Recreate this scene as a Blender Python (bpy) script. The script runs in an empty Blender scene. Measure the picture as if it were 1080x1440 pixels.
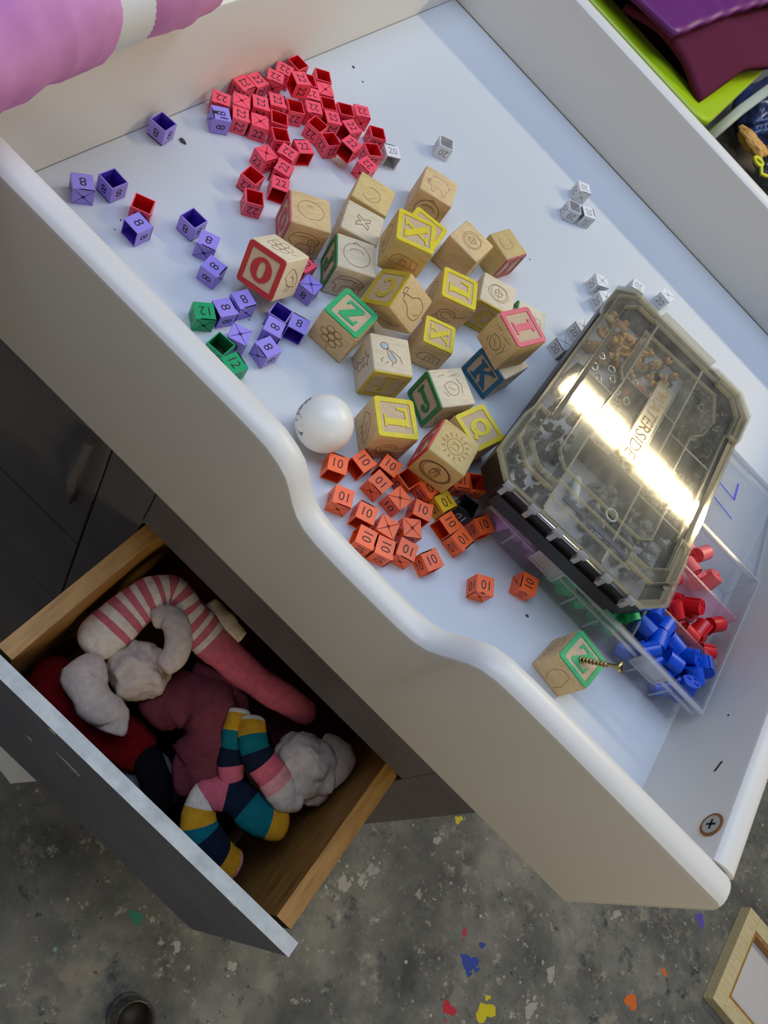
import bpy, bmesh, math, random
from mathutils import Matrix, Vector, noise
PI = math.pi
U = 0.03175            # one toy-block edge in metres; everything below is laid out in block edges
ZT = 0.90              # height of the tray floor above the room floor
FL = -ZT / U           # room floor in block edges
rnd = random.Random(7)
S = bpy.context.scene
COL = S.collection
def sc(c):
    return tuple(((v / 255) / 12.92 if v / 255 <= 0.04045 else ((v / 255 + 0.055) / 1.055) ** 2.4) for v in c)
def WP(p): return Vector((p[0] * U, p[1] * U, ZT + p[2] * U))

# ---------------------------------------------------------------- camera
cam = bpy.data.objects.new('camera', bpy.data.cameras.new('camera')); COL.objects.link(cam)
cam.data.sensor_fit = 'HORIZONTAL'; cam.data.sensor_width = 36; cam.data.lens = 1082.4 * 36 / 1080
cam.data.clip_start = 0.02; cam.data.clip_end = 50
CR = ((0.7000154, 0.5609489, 0.4419443), (0.7121700, -0.5941494, -0.3738990), (0.0528427, 0.5764745, -0.8154047))
mw = Matrix(((CR[0][0], -CR[1][0], -CR[2][0]), (CR[0][1], -CR[1][1], -CR[2][1]), (CR[0][2], -CR[1][2], -CR[2][2]))).to_4x4()
mw.translation = WP((9.40544, -26.93635, 13.8071)); cam.matrix_world = mw
S.camera = cam
# ---------------------------------------------------------------- world, lights, exposure
w = bpy.data.worlds.new('world'); S.world = w; w.use_nodes = True
w.node_tree.nodes['Background'].inputs[0].default_value = (1.0, 0.95, 0.90, 1)
w.node_tree.nodes['Background'].inputs[1].default_value = 0.095
def area(name, loc, target, size, power, color):
    l = bpy.data.lights.new(name, 'AREA'); l.shape = 'RECTANGLE'; l.size, l.size_y = size; l.energy = power; l.color = color
    o = bpy.data.objects.new(name, l); COL.objects.link(o); o.location = WP(loc)
    o.rotation_euler = (WP(target) - WP(loc)).to_track_quat('-Z', 'Y').to_euler()
    return o
area('tube_lamp', (32, 29, 35), (32, -10, 0), (1.0, 0.045), 14.0, (1.0, 0.84, 0.52))
area('overhead_fill', (5, -6, 58), (9, -10, 0), (2.2, 0.95), 30, (0.57, 0.72, 0.98))  # unseen panel added overhead to give the bluish ambient light
area('warm_fill', (40, -38, 12), (19, -20, -6), (0.4, 0.4), 2.9, (1.0, 0.86, 0.56))  # added warm fill on the front board, in place of floor bounce
S.view_settings.view_transform = 'Standard'; S.view_settings.look = 'None'
S.view_settings.exposure = 0.06; S.view_settings.gamma = 1.0; S.view_settings.use_curve_mapping = False
S.cycles.max_bounces = 10; S.cycles.transparent_max_bounces = 24; S.cycles.caustics_reflective = False; S.cycles.caustics_refractive = False

# ---------------------------------------------------------------- materials
def mat(name, rgb, rough=0.5, spec=0.5, metal=0.0, sss=0.0):
    m = bpy.data.materials.new(name); m.use_nodes = True
    b = m.node_tree.nodes['Principled BSDF']
    b.inputs['Base Color'].default_value = (*sc(rgb), 1); b.inputs['Roughness'].default_value = rough
    b.inputs['Specular IOR Level'].default_value = spec; b.inputs['Metallic'].default_value = metal
    if sss:
        b.inputs['Subsurface Weight'].default_value = sss; b.inputs['Subsurface Scale'].default_value = 0.002
        b.inputs['Subsurface Radius'].default_value = (1, .6, .4)
    return m
def nd(m, t): return m.node_tree.nodes.new(t)
def ln(m, a, b): m.node_tree.links.new(a, b)
def noise_col(m, cols, scale=5, detail=4, vec_scale=(1, 1, 1), rough=.6, space='Object', bump=0, dist=0):
    b = m.node_tree.nodes['Principled BSDF']
    tc = nd(m, 'ShaderNodeTexCoord'); mp = nd(m, 'ShaderNodeMapping'); mp.inputs['Scale'].default_value = vec_scale
    n = nd(m, 'ShaderNodeTexNoise'); n.inputs['Scale'].default_value = scale; n.inputs['Detail'].default_value = detail
    n.inputs['Roughness'].default_value = rough; n.inputs['Distortion'].default_value = dist
    r = nd(m, 'ShaderNodeValToRGB'); e = r.color_ramp.elements
    for i, (p, c) in enumerate(cols):
        if i < 2: el = e[i]; el.position = p
        else: el = e.new(p)
        el.color = (*sc(c), 1)
    ln(m, tc.outputs[space], mp.inputs[0]); ln(m, mp.outputs[0], n.inputs['Vector']); ln(m, n.outputs[0], r.inputs[0]); ln(m, r.outputs[0], b.inputs['Base Color'])
    if bump:
        bp = nd(m, 'ShaderNodeBump'); bp.inputs['Strength'].default_value = bump; bp.inputs['Distance'].default_value = .002
        ln(m, n.outputs[0], bp.inputs['Height']); ln(m, bp.outputs[0], b.inputs['Normal'])
    return r
def clear(name, tint, haze, haze_col, gloss=1.0, rough=0.08, noise_scale=0):
    m = bpy.data.materials.new(name); m.use_nodes = True; nt = m.node_tree
    nt.nodes.remove(nt.nodes['Principled BSDF']); out = nt.nodes['Material Output']
    tr = nd(m, 'ShaderNodeBsdfTransparent'); tr.inputs[0].default_value = (*sc(tint), 1)
    df = nd(m, 'ShaderNodeBsdfDiffuse'); df.inputs[0].default_value = (*sc(haze_col), 1)
    tl = nd(m, 'ShaderNodeBsdfTranslucent'); tl.inputs[0].default_value = (*sc(haze_col), 1)
    a = nd(m, 'ShaderNodeMixShader'); a.inputs[0].default_value = .5; ln(m, df.outputs[0], a.inputs[1]); ln(m, tl.outputs[0], a.inputs[2])
    h = nd(m, 'ShaderNodeMixShader'); h.inputs[0].default_value = haze; ln(m, tr.outputs[0], h.inputs[1]); ln(m, a.outputs[0], h.inputs[2])
    if noise_scale:
        tc = nd(m, 'ShaderNodeTexCoord'); mp = nd(m, 'ShaderNodeMapping'); mp.inputs['Scale'].default_value = (1, .35, 1); mp.inputs['Rotation'].default_value = (0, 0, .7)
        n = nd(m, 'ShaderNodeTexNoise'); n.inputs['Scale'].default_value = noise_scale; n.inputs['Detail'].default_value = 8; n.inputs['Roughness'].default_value = .7
        mr = nd(m, 'ShaderNodeMapRange'); mr.inputs[1].default_value = .35; mr.inputs[2].default_value = .72; mr.inputs[3].default_value = haze * .35; mr.inputs[4].default_value = haze * 2.2
        ln(m, tc.outputs['Object'], mp.inputs[0]); ln(m, mp.outputs[0], n.inputs['Vector']); ln(m, n.outputs[0], mr.inputs[0]); ln(m, mr.outputs[0], h.inputs[0])
    g = nd(m, 'ShaderNodeBsdfGlossy'); g.inputs['Roughness'].default_value = rough
    fr = nd(m, 'ShaderNodeFresnel'); ge = nd(m, 'ShaderNodeNewGeometry'); io = nd(m, 'ShaderNodeMapRange'); io.inputs[3].default_value = 1.5; io.inputs[4].default_value = 1 / 1.5
    ln(m, ge.outputs['Backfacing'], io.inputs[0]); ln(m, io.outputs[0], fr.inputs[0])   # same reflectance seen from either side of the sheet
    mu = nd(m, 'ShaderNodeMath'); mu.operation = 'MULTIPLY'; mu.inputs[1].default_value = gloss; ln(m, fr.outputs[0], mu.inputs[0])
    f = nd(m, 'ShaderNodeMixShader'); ln(m, mu.outputs[0], f.inputs[0]); ln(m, h.outputs[0], f.inputs[1]); ln(m, g.outputs[0], f.inputs[2]); ln(m, f.outputs[0], out.inputs[0])
    return m
M = {}
M['paint'] = mat('white_paint', (222, 218, 212), .38, .45); M['paint_floor'] = mat('cool_white_laminate', (203, 207, 212), .36, .45)
M['dresser'] = mat('grey_paint', (104, 100, 104), .5); noise_col(M['dresser'], [(.3, (102, 98, 102)), (.75, (118, 114, 116))], 12, 4)
M['edge_worn'] = mat('worn_edge', (205, 208, 205), .6); noise_col(M['edge_worn'], [(.25, (178, 180, 178)), (.6, (216, 218, 214))], 60, 5)
M['drawer_front'] = mat('slate_paint', (92, 95, 108), .45); noise_col(M['drawer_front'], [(.3, (92, 95, 110)), (.8, (114, 116, 130))], 15, 4)
M['chip'] = mat('bare_chip', (190, 192, 190), .7)
M['dark_gap'] = mat('dark_gap', (22, 20, 20), .9)
M['oak'] = mat('drawer_wood', (176, 128, 62), .55); noise_col(M['oak'], [(.3, (150, 104, 46)), (.7, (196, 146, 76))], 6, 5, (30, 4, 30))
M['floor'] = mat('painted_concrete', (96, 96, 94), .7)
def floor_nodes(m):
    b = m.node_tree.nodes['Principled BSDF']; tc = nd(m, 'ShaderNodeTexCoord')
    def ns(scale, detail=6, rough=.65):
        n = nd(m, 'ShaderNodeTexNoise'); n.inputs['Scale'].default_value = scale; n.inputs['Detail'].default_value = detail; n.inputs['Roughness'].default_value = rough
        ln(m, tc.outputs['Object'], n.inputs['Vector']); return n
    def ramp(src, cols):
        r = nd(m, 'ShaderNodeValToRGB')
        for i, (p, c) in enumerate(cols):
            el = r.color_ramp.elements[i] if i < 2 else r.color_ramp.elements.new(p)
            el.position = p; el.color = (*sc(c), 1) if len(c) == 3 else c
        ln(m, src, r.inputs[0]); return r
    def mix(f, a, c):
        x = nd(m, 'ShaderNodeMix'); x.data_type = 'RGBA'
        ln(m, f, x.inputs[0]); ln(m, a, x.inputs[6])
        if isinstance(c, tuple): x.inputs[7].default_value = (*sc(c), 1)
        else: ln(m, c, x.inputs[7])
        return x.outputs[2]
    col = ramp(ns(7).outputs[0], [(.3, (66, 67, 66)), (.5, (108, 108, 104)), (.66, (142, 140, 132))]).outputs[0]
    gb = lambda lo, hi, s, d=7, r=.75: ramp(ns(s, d, r).outputs[0], [(lo, (0, 0, 0)), (hi, (255, 255, 255))]).outputs[0]
    col = mix(gb(.56, .72, 3.1), col, (74, 92, 92))
    col = mix(gb(.57, .66, 11), col, (146, 140, 130))
    col = mix(gb(.58, .68, 17), col, (62, 66, 68))
    col = mix(gb(.59, .66, 31), col, (166, 163, 155))
    col = mix(gb(.62, .66, 75), col, (178, 175, 168))
    col = mix(gb(.61, .66, 60), col, (50, 50, 52))
    v = nd(m, 'ShaderNodeTexVoronoi'); v.inputs['Scale'].default_value = 34; v.inputs['Randomness'].default_value = 1; ln(m, tc.outputs['Object'], v.inputs['Vector'])
    sp = ramp(v.outputs['Distance'], [(.07, (255, 255, 255)), (.12, (0, 0, 0))]).outputs[0]
    hs = nd(m, 'ShaderNodeHueSaturation'); hs.inputs['Saturation'].default_value = .55; hs.inputs['Value'].default_value = .8; ln(m, v.outputs['Color'], hs.inputs['Color'])
    mm = nd(m, 'ShaderNodeMath'); mm.operation = 'MULTIPLY'; mm.inputs[1].default_value = .6; ln(m, sp, mm.inputs[0])
    col = mix(mm.outputs[0], col, hs.outputs[0])
    ln(m, col, b.inputs['Base Color'])
floor_nodes(M['floor'])
def wood(name, a, b_, c):
    m = mat(name, a, .55, .35); r = noise_col(m, [(.3, a), (.5, b_), (.72, c)], 9, 5, (12, 60, 60), .6)
    oi = nd(m, 'ShaderNodeObjectInfo'); hs = nd(m, 'ShaderNodeHueSaturation')
    mr = nd(m, 'ShaderNodeMapRange'); mr.inputs[3].default_value = .86; mr.inputs[4].default_value = 1.08
    bs = m.node_tree.nodes['Principled BSDF']
    ln(m, oi.outputs['Random'], mr.inputs[0]); ln(m, mr.outputs[0], hs.inputs['Value']); ln(m, r.outputs[0], hs.inputs['Color']); ln(m, hs.outputs[0], bs.inputs['Base Color'])
    return m
M['wood'] = wood('block_wood', (208, 174, 120), (222, 190, 138), (232, 202, 152))
M['wood_pale'] = wood('block_wood_pale', (214, 196, 160), (224, 208, 176), (230, 216, 188))
M['wood_gold'] = wood('block_wood_gold', (200, 172, 108), (212, 184, 122), (220, 194, 134))
M['ridge'] = mat('ridge_wood', (214, 190, 158), .6)
M['etch'] = mat('etched_brown', (134, 86, 48), .8)
M['etch_light'] = mat('etched_tan', (178, 140, 92), .8)
M['etch_dark'] = mat('etched_dark', (86, 54, 30), .8)
M['etch_pink'] = mat('etched_pink', (216, 164, 140), .7)
M['etch_blue'] = mat('etched_blue', (160, 182, 190), .7)
for n, c in dict(b_red=(196, 44, 44), b_yellow=(228, 206, 40), b_green=(40, 172, 104), b_dgreen=(42, 128, 58), b_blue=(28, 104, 140), b_pink=(228, 108, 122), b_rose=(192, 92, 96), b_mustard=(206, 176, 44)).items():
    M[n] = mat('block_' + n[2:], c, .5); q = c
    noise_col(M[n], [(.3, tuple(int(v * .93) for v in c)), (.7, c)], 120, 4)
for n, c in dict(red=(255, 86, 110), purple=(158, 140, 232), orange=(255, 106, 46), white=(228, 228, 230), green=(20, 158, 98), yellow=(232, 182, 20), black=(20, 20, 22)).items():
    M['t_' + n] = mat(n + '_tag_plastic', c, .35, .45)
for n, c in dict(red=(232, 22, 34), purple=(92, 62, 204), orange=(236, 74, 14), white=(222, 222, 226), green=(8, 120, 70), yellow=(200, 150, 10), black=(14, 14, 16)).items(): M['ti_' + n] = mat(n + '_tag_inside_bounce', c, .4, .4)  # deeper inside colours paint in the light bouncing within each cube
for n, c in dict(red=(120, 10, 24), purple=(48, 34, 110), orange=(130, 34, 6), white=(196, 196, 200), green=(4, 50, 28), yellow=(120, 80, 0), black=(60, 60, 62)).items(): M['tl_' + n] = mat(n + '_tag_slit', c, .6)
M['ink'] = mat('black_ink', (26, 22, 28), .6); M['ink_white'] = mat('white_ink', (220, 220, 220), .6)
M['ink_grey'] = mat('faded_ink', (140, 140, 142), .6)
M['blackplastic'] = mat('black_plastic', (26, 25, 27), .42, .5)
M['lid'] = clear('scratched_clear_plastic', (253, 252, 248), .07, (244, 240, 224), 1.0, .06, 70)
M['lid_rib'] = clear('clear_rib_plastic', (253, 251, 244), .22, (252, 248, 226), 2.0, .1)
M['clip'] = clear('clear_clip_plastic', (235, 238, 240), .5, (226, 228, 230), 2.5, .1)
M['bin'] = clear('frosted_bin_plastic', (252, 252, 253), .075, (246, 246, 250), 1.0, .2)
M['bin_pink'] = clear('frosted_pinkish_plastic', (250, 228, 238), .24, (244, 212, 226), .8, .25)
M['bin_lid'] = clear('frosted_lid_plastic', (240, 242, 246), .30, (232, 234, 238), .8, .3)
M['bin_edge'] = clear('frosted_edge', (240, 242, 244), .45, (238, 240, 242), 1.2, .2)
M['marker'] = mat('blue_marker', (52, 62, 190), .6)
M['steel'] = mat('steel', (190, 190, 190), .25, .5, 1.0)
M['brass'] = mat('yellow_zinc', (184, 166, 122), .34, .5, 1.0)
M['ball'] = mat('white_ball', (236, 234, 226), .35, .5); M['leaf'] = mat('grey_print', (112, 120, 112), .6)
M['crumb'] = mat('dark_crumb', (56, 60, 58), .8); M['rust'] = mat('rust', (140, 92, 40), .8); M['screwhead'] = mat('painted_screw', (176, 172, 166), .5)
M['blue_plug'] = mat('blue_plug', (8, 78, 200), .35); M['red_plug'] = mat('red_plug', (206, 24, 34), .35); M['coral_plug'] = mat('coral_plug', (244, 112, 112), .4)
M['green_plug'] = mat('green_plug', (26, 186, 108), .4); M['purple_plug'] = mat('purple_plug', (206, 128, 226), .45)
M['dkgrey'] = mat('dark_fastener', (44, 44, 48), .4); M['tan_bit'] = mat('tan_bit', (206, 158, 84), .5); M['grey_bit'] = mat('grey_bit', (128, 132, 138), .4); M['white_bit'] = mat('white_bit', (225, 230, 238), .4)
M['navy_bit'] = mat('navy_bit', (40, 52, 96), .5)
M['lime'] = mat('lime_plastic', (166, 196, 24), .3, .5)
M['plum'] = mat('plum_cloth', (88, 32, 56), .9, .1); M['violet'] = mat('violet_satin', (104, 34, 110), .45, .4)
M['lilac'] = mat('lilac_fleece', (206, 140, 192), .95, .1); noise_col(M['lilac'], [(.25, (184, 116, 178)), (.6, (214, 148, 196))], 14, 4, bump=.25)
M['rib_white'] = mat('white_ribbing', (226, 226, 226), .9, .1)
M['paper'] = mat('paper', (216, 214, 206), .8); M['pine'] = mat('pine_bar', (216, 200, 158), .6); noise_col(M['pine'], [(.3, (206, 188, 142)), (.7, (226, 212, 172))], 10, 4, (4, 20, 20)); M['canvas'] = mat('canvas', (214, 214, 216), .85)
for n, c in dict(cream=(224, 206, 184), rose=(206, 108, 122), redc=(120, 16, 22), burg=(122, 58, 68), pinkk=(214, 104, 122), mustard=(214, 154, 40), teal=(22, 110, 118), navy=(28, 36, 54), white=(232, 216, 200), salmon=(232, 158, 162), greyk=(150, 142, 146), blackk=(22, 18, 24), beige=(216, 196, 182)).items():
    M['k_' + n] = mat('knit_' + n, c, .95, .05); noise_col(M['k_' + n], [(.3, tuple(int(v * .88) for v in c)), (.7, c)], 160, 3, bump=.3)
for n, c in dict(yellow=(214, 196, 30), blue=(44, 72, 160), orange=(224, 112, 40), red=(190, 40, 62), white=(168, 166, 160), violet=(96, 84, 180), green=(30, 120, 100)).items(): M['s_' + n] = mat('dried_paint_' + n, c, .5)
M['bagclear'] = clear('crinkled_bag', (170, 180, 190), .3, (120, 130, 140), 3.0, .12)
M['bagnavy'] = mat('navy_bag', (32, 52, 104), .3, .6); M['bagblack'] = mat('black_bag', (24, 26, 28), .3, .6); M['strip'] = mat('pale_strip', (176, 190, 184), .5); M['neon'] = mat('neon_tie', (226, 226, 60), .4)
M['table'] = mat('shelf_board', (92, 84, 76), .6); M['glassjar'] = clear('jar_glass', (200, 200, 196), .15, (150, 150, 150), 1.5, .05); M['jar_in'] = mat('dark_wax', (58, 44, 32), .5)

# ---------------------------------------------------------------- mesh helpers (all in block edges)
class MB:
    def __init__(s): s.v = []; s.f = []; s.m = []
    def add(s, vs, fs, mi=0, T=None):
        o = len(s.v)
        s.v += [tuple(T @ Vector(p)) if T is not None else tuple(p) for p in vs]
        s.f += [tuple(o + i for i in f) for f in fs]; s.m += [mi] * len(fs); return s
    def box(s, a, b, mi=0, T=None):
        (x0, y0, z0), (x1, y1, z1) = a, b
        return s.add([(x0, y0, z0), (x1, y0, z0), (x1, y1, z0), (x0, y1, z0), (x0, y0, z1), (x1, y0, z1), (x1, y1, z1), (x0, y1, z1)],
                     [(0, 3, 2, 1), (4, 5, 6, 7), (0, 1, 5, 4), (1, 2, 6, 5), (2, 3, 7, 6), (3, 0, 4, 7)], mi, T)
    def prism(s, poly, z0, z1, mi=0, T=None, cap=True):
        n = len(poly); vs = [(x, y, z0) for x, y in poly] + [(x, y, z1) for x, y in poly]
        fs = [(i, (i + 1) % n, n + (i + 1) % n, n + i) for i in range(n)]
        if cap: fs += [tuple(range(n - 1, -1, -1)), tuple(range(n, 2 * n))]
        return s.add(vs, fs, mi, T)
    def ring(s, outer, inner, z0, z1, mi=0, T=None):
        n = len(outer); vs = [(x, y, z0) for x, y in outer] + [(x, y, z1) for x, y in outer] + [(x, y, z0) for x, y in inner] + [(x, y, z1) for x, y in inner]
        fs = []
        for i in range(n):
            j = (i + 1) % n
            fs += [(i, j, n + j, n + i), (2 * n + j, 2 * n + i, 3 * n + i, 3 * n + j), (n + i, n + j, 3 * n + j, 3 * n + i), (j, i, 2 * n + i, 2 * n + j)]
        return s.add(vs, fs, mi, T)
    def tube(s, path, rad, n=8, mi=0, T=None, flat=1.0, up=(0, 0, 1), caps=True, mats=None, jit=None, closed=False):
        P = [Vector(p) for p in path]; rings = []; k = len(P)
        for i in range(k):
            if closed: t = P[(i + 1) % k] - P[i - 1]
            else: t = P[min(i + 1, k - 1)] - P[max(i - 1, 0)]
            t.normalize(); u = Vector(up)
            if abs(t.dot(u)) > .95: u = Vector((1, 0, 0))
            a = t.cross(u).normalized(); b = a.cross(t).normalized()
            r = rad[i] if isinstance(rad, (list, tuple)) else rad
            ring = []
            for j in range(n):
                th = 2 * PI * j / n; q = P[i] + a * (r * math.cos(th)) + b * (r * flat * math.sin(th))
                if jit: q = jit(q, i, j)
                ring.append(q)
            rings.append(ring)
        vs = [q for rg in rings for q in rg]; o = len(s.v)
        s.v += [tuple(T @ q) if T is not None else tuple(q) for q in vs]
        for i in range(k if closed else k - 1):
            i2 = (i + 1) % k
            for j in range(n):
                s.f.append((o + i * n + j, o + i2 * n + j, o + i2 * n + (j + 1) % n, o + i * n + (j + 1) % n)); s.m.append(mats[i] if mats else mi)
        if caps and not closed:
            s.f.append(tuple(o + j for j in range(n))); s.m.append(mats[0] if mats else mi)
            s.f.append(tuple(o + (k - 1) * n + j for j in range(n - 1, -1, -1))); s.m.append(mats[-1] if mats else mi)
        return s
    def lathe(s, prof, n=16, mi=0, T=None):
        vs = []; fs = []
        for r, z in prof:
            for j in range(n): vs.append((r * math.cos(2 * PI * j / n), r * math.sin(2 * PI * j / n), z))
        k = len(prof)
        for i in range(k - 1):
            for j in range(n): fs.append((i * n + j, i * n + (j + 1) % n, (i + 1) * n + (j + 1) % n, (i + 1) * n + j))
        fs.append(tuple(range(n - 1, -1, -1))); fs.append(tuple((k - 1) * n + j for j in range(n)))
        return s.add(vs, fs, mi, T)
    def mesh(s, name, mats, smooth=False, fix=True):
        me = bpy.data.meshes.new(name); me.from_pydata([(x * U, y * U, z * U) for x, y, z in s.v], [], s.f)
        for m in (mats if isinstance(mats, (list, tuple)) else [mats]): me.materials.append(m)
        me.polygons.foreach_set('material_index', s.m)
        if fix:
            bm = bmesh.new(); bm.from_mesh(me); bmesh.ops.recalc_face_normals(bm, faces=bm.faces); bm.to_mesh(me); bm.free()
        if smooth: me.polygons.foreach_set('use_smooth', [True] * len(me.polygons))
        me.update(); return me
def link(name, me, parent=None, loc=None, rot=None):
    o = bpy.data.objects.new(name, me); COL.objects.link(o)
    if parent is not None: o.parent = parent
    elif loc is not None: o.location = WP(loc)
    if parent is not None and loc is not None: o.location = Vector(loc) * U
    if rot is not None: o.rotation_euler = rot.to_euler() if isinstance(rot, Matrix) else rot
    return o
def tag(o, label, cat, group=None, kind=None):
    if label: o['label'] = label
    if cat: o['category'] = cat
    if group: o['group'] = group
    if kind: o['kind'] = kind
    return o
def empty(name, loc, label, cat, group=None, rot=None):
    o = bpy.data.objects.new(name, None); COL.objects.link(o); o.location = WP(loc); o.empty_display_size = .01
    if rot is not None: o.rotation_euler = rot.to_euler()
    return tag(o, label, cat, group)
def bevel(o, wd, seg=2):
    b = o.modifiers.new('bevel', 'BEVEL'); b.width = wd * U; b.segments = seg; b.limit_method = 'ANGLE'; b.angle_limit = .6
    return o
def smooth_by_angle(me, ang=.7):
    me.polygons.foreach_set('use_smooth', [True] * len(me.polygons))
    bm = bmesh.new(); bm.from_mesh(me)
    for e in bm.edges: e.smooth = len(e.link_faces) == 2 and e.calc_face_angle(0) < ang
    bm.to_mesh(me); bm.free(); return me
def crom(pts, sub=6, closed=False):
    P = [Vector(p) for p in pts]; n = len(P); out = []
    g = (lambda i: P[i % n]) if closed else (lambda i: P[max(0, min(n - 1, i))])
    for i in range(n if closed else n - 1):
        a, b, c, d = g(i - 1), g(i), g(i + 1), g(i + 2)
        for k in range(sub):
            t = k / sub
            out.append(.5 * ((2 * b) + (c - a) * t + (2 * a - 5 * b + 4 * c - d) * t * t + (3 * b - a - 3 * c + d) * t ** 3))
    if not closed: out.append(P[-1])
    return out
def text_polys(s):
    cu = bpy.data.curves.new('t', 'FONT'); cu.body = s; cu.align_x = 'CENTER'; cu.resolution_u = 3; cu.size = 1
    o = bpy.data.objects.new('t', cu); COL.objects.link(o)
    dg = bpy.context.evaluated_depsgraph_get(); me = bpy.data.meshes.new_from_object(o.evaluated_get(dg))
    vs = [(v.co.x, v.co.y) for v in me.vertices]; fs = [tuple(p.vertices) for p in me.polygons]
    y0 = min(v[1] for v in vs); y1 = max(v[1] for v in vs); x0 = min(v[0] for v in vs); x1 = max(v[0] for v in vs)
    k = 1 / (y1 - y0); vs = [((x - (x0 + x1) / 2) * k, (y - (y0 + y1) / 2) * k) for x, y in vs]
    bpy.data.objects.remove(o); bpy.data.curves.remove(cu); bpy.data.meshes.remove(me)
    return vs, fs
def face_T(n, up, d):
    n = Vector(n); up = Vector(up); r = up.cross(n)
    return Matrix(((r.x, up.x, n.x, n.x * d), (r.y, up.y, n.y, n.y * d), (r.z, up.z, n.z, n.z * d), (0, 0, 0, 1)))
W, D, H, ZB, TH = 18.772, 19.304, 2.839, -1.718, 0.6
MARK = [[(16.61, 1.64), (17.37, 1.5)], [(16.64, 2.47), (17.26, 2.38), (17.24, 3.28)]]
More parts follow.
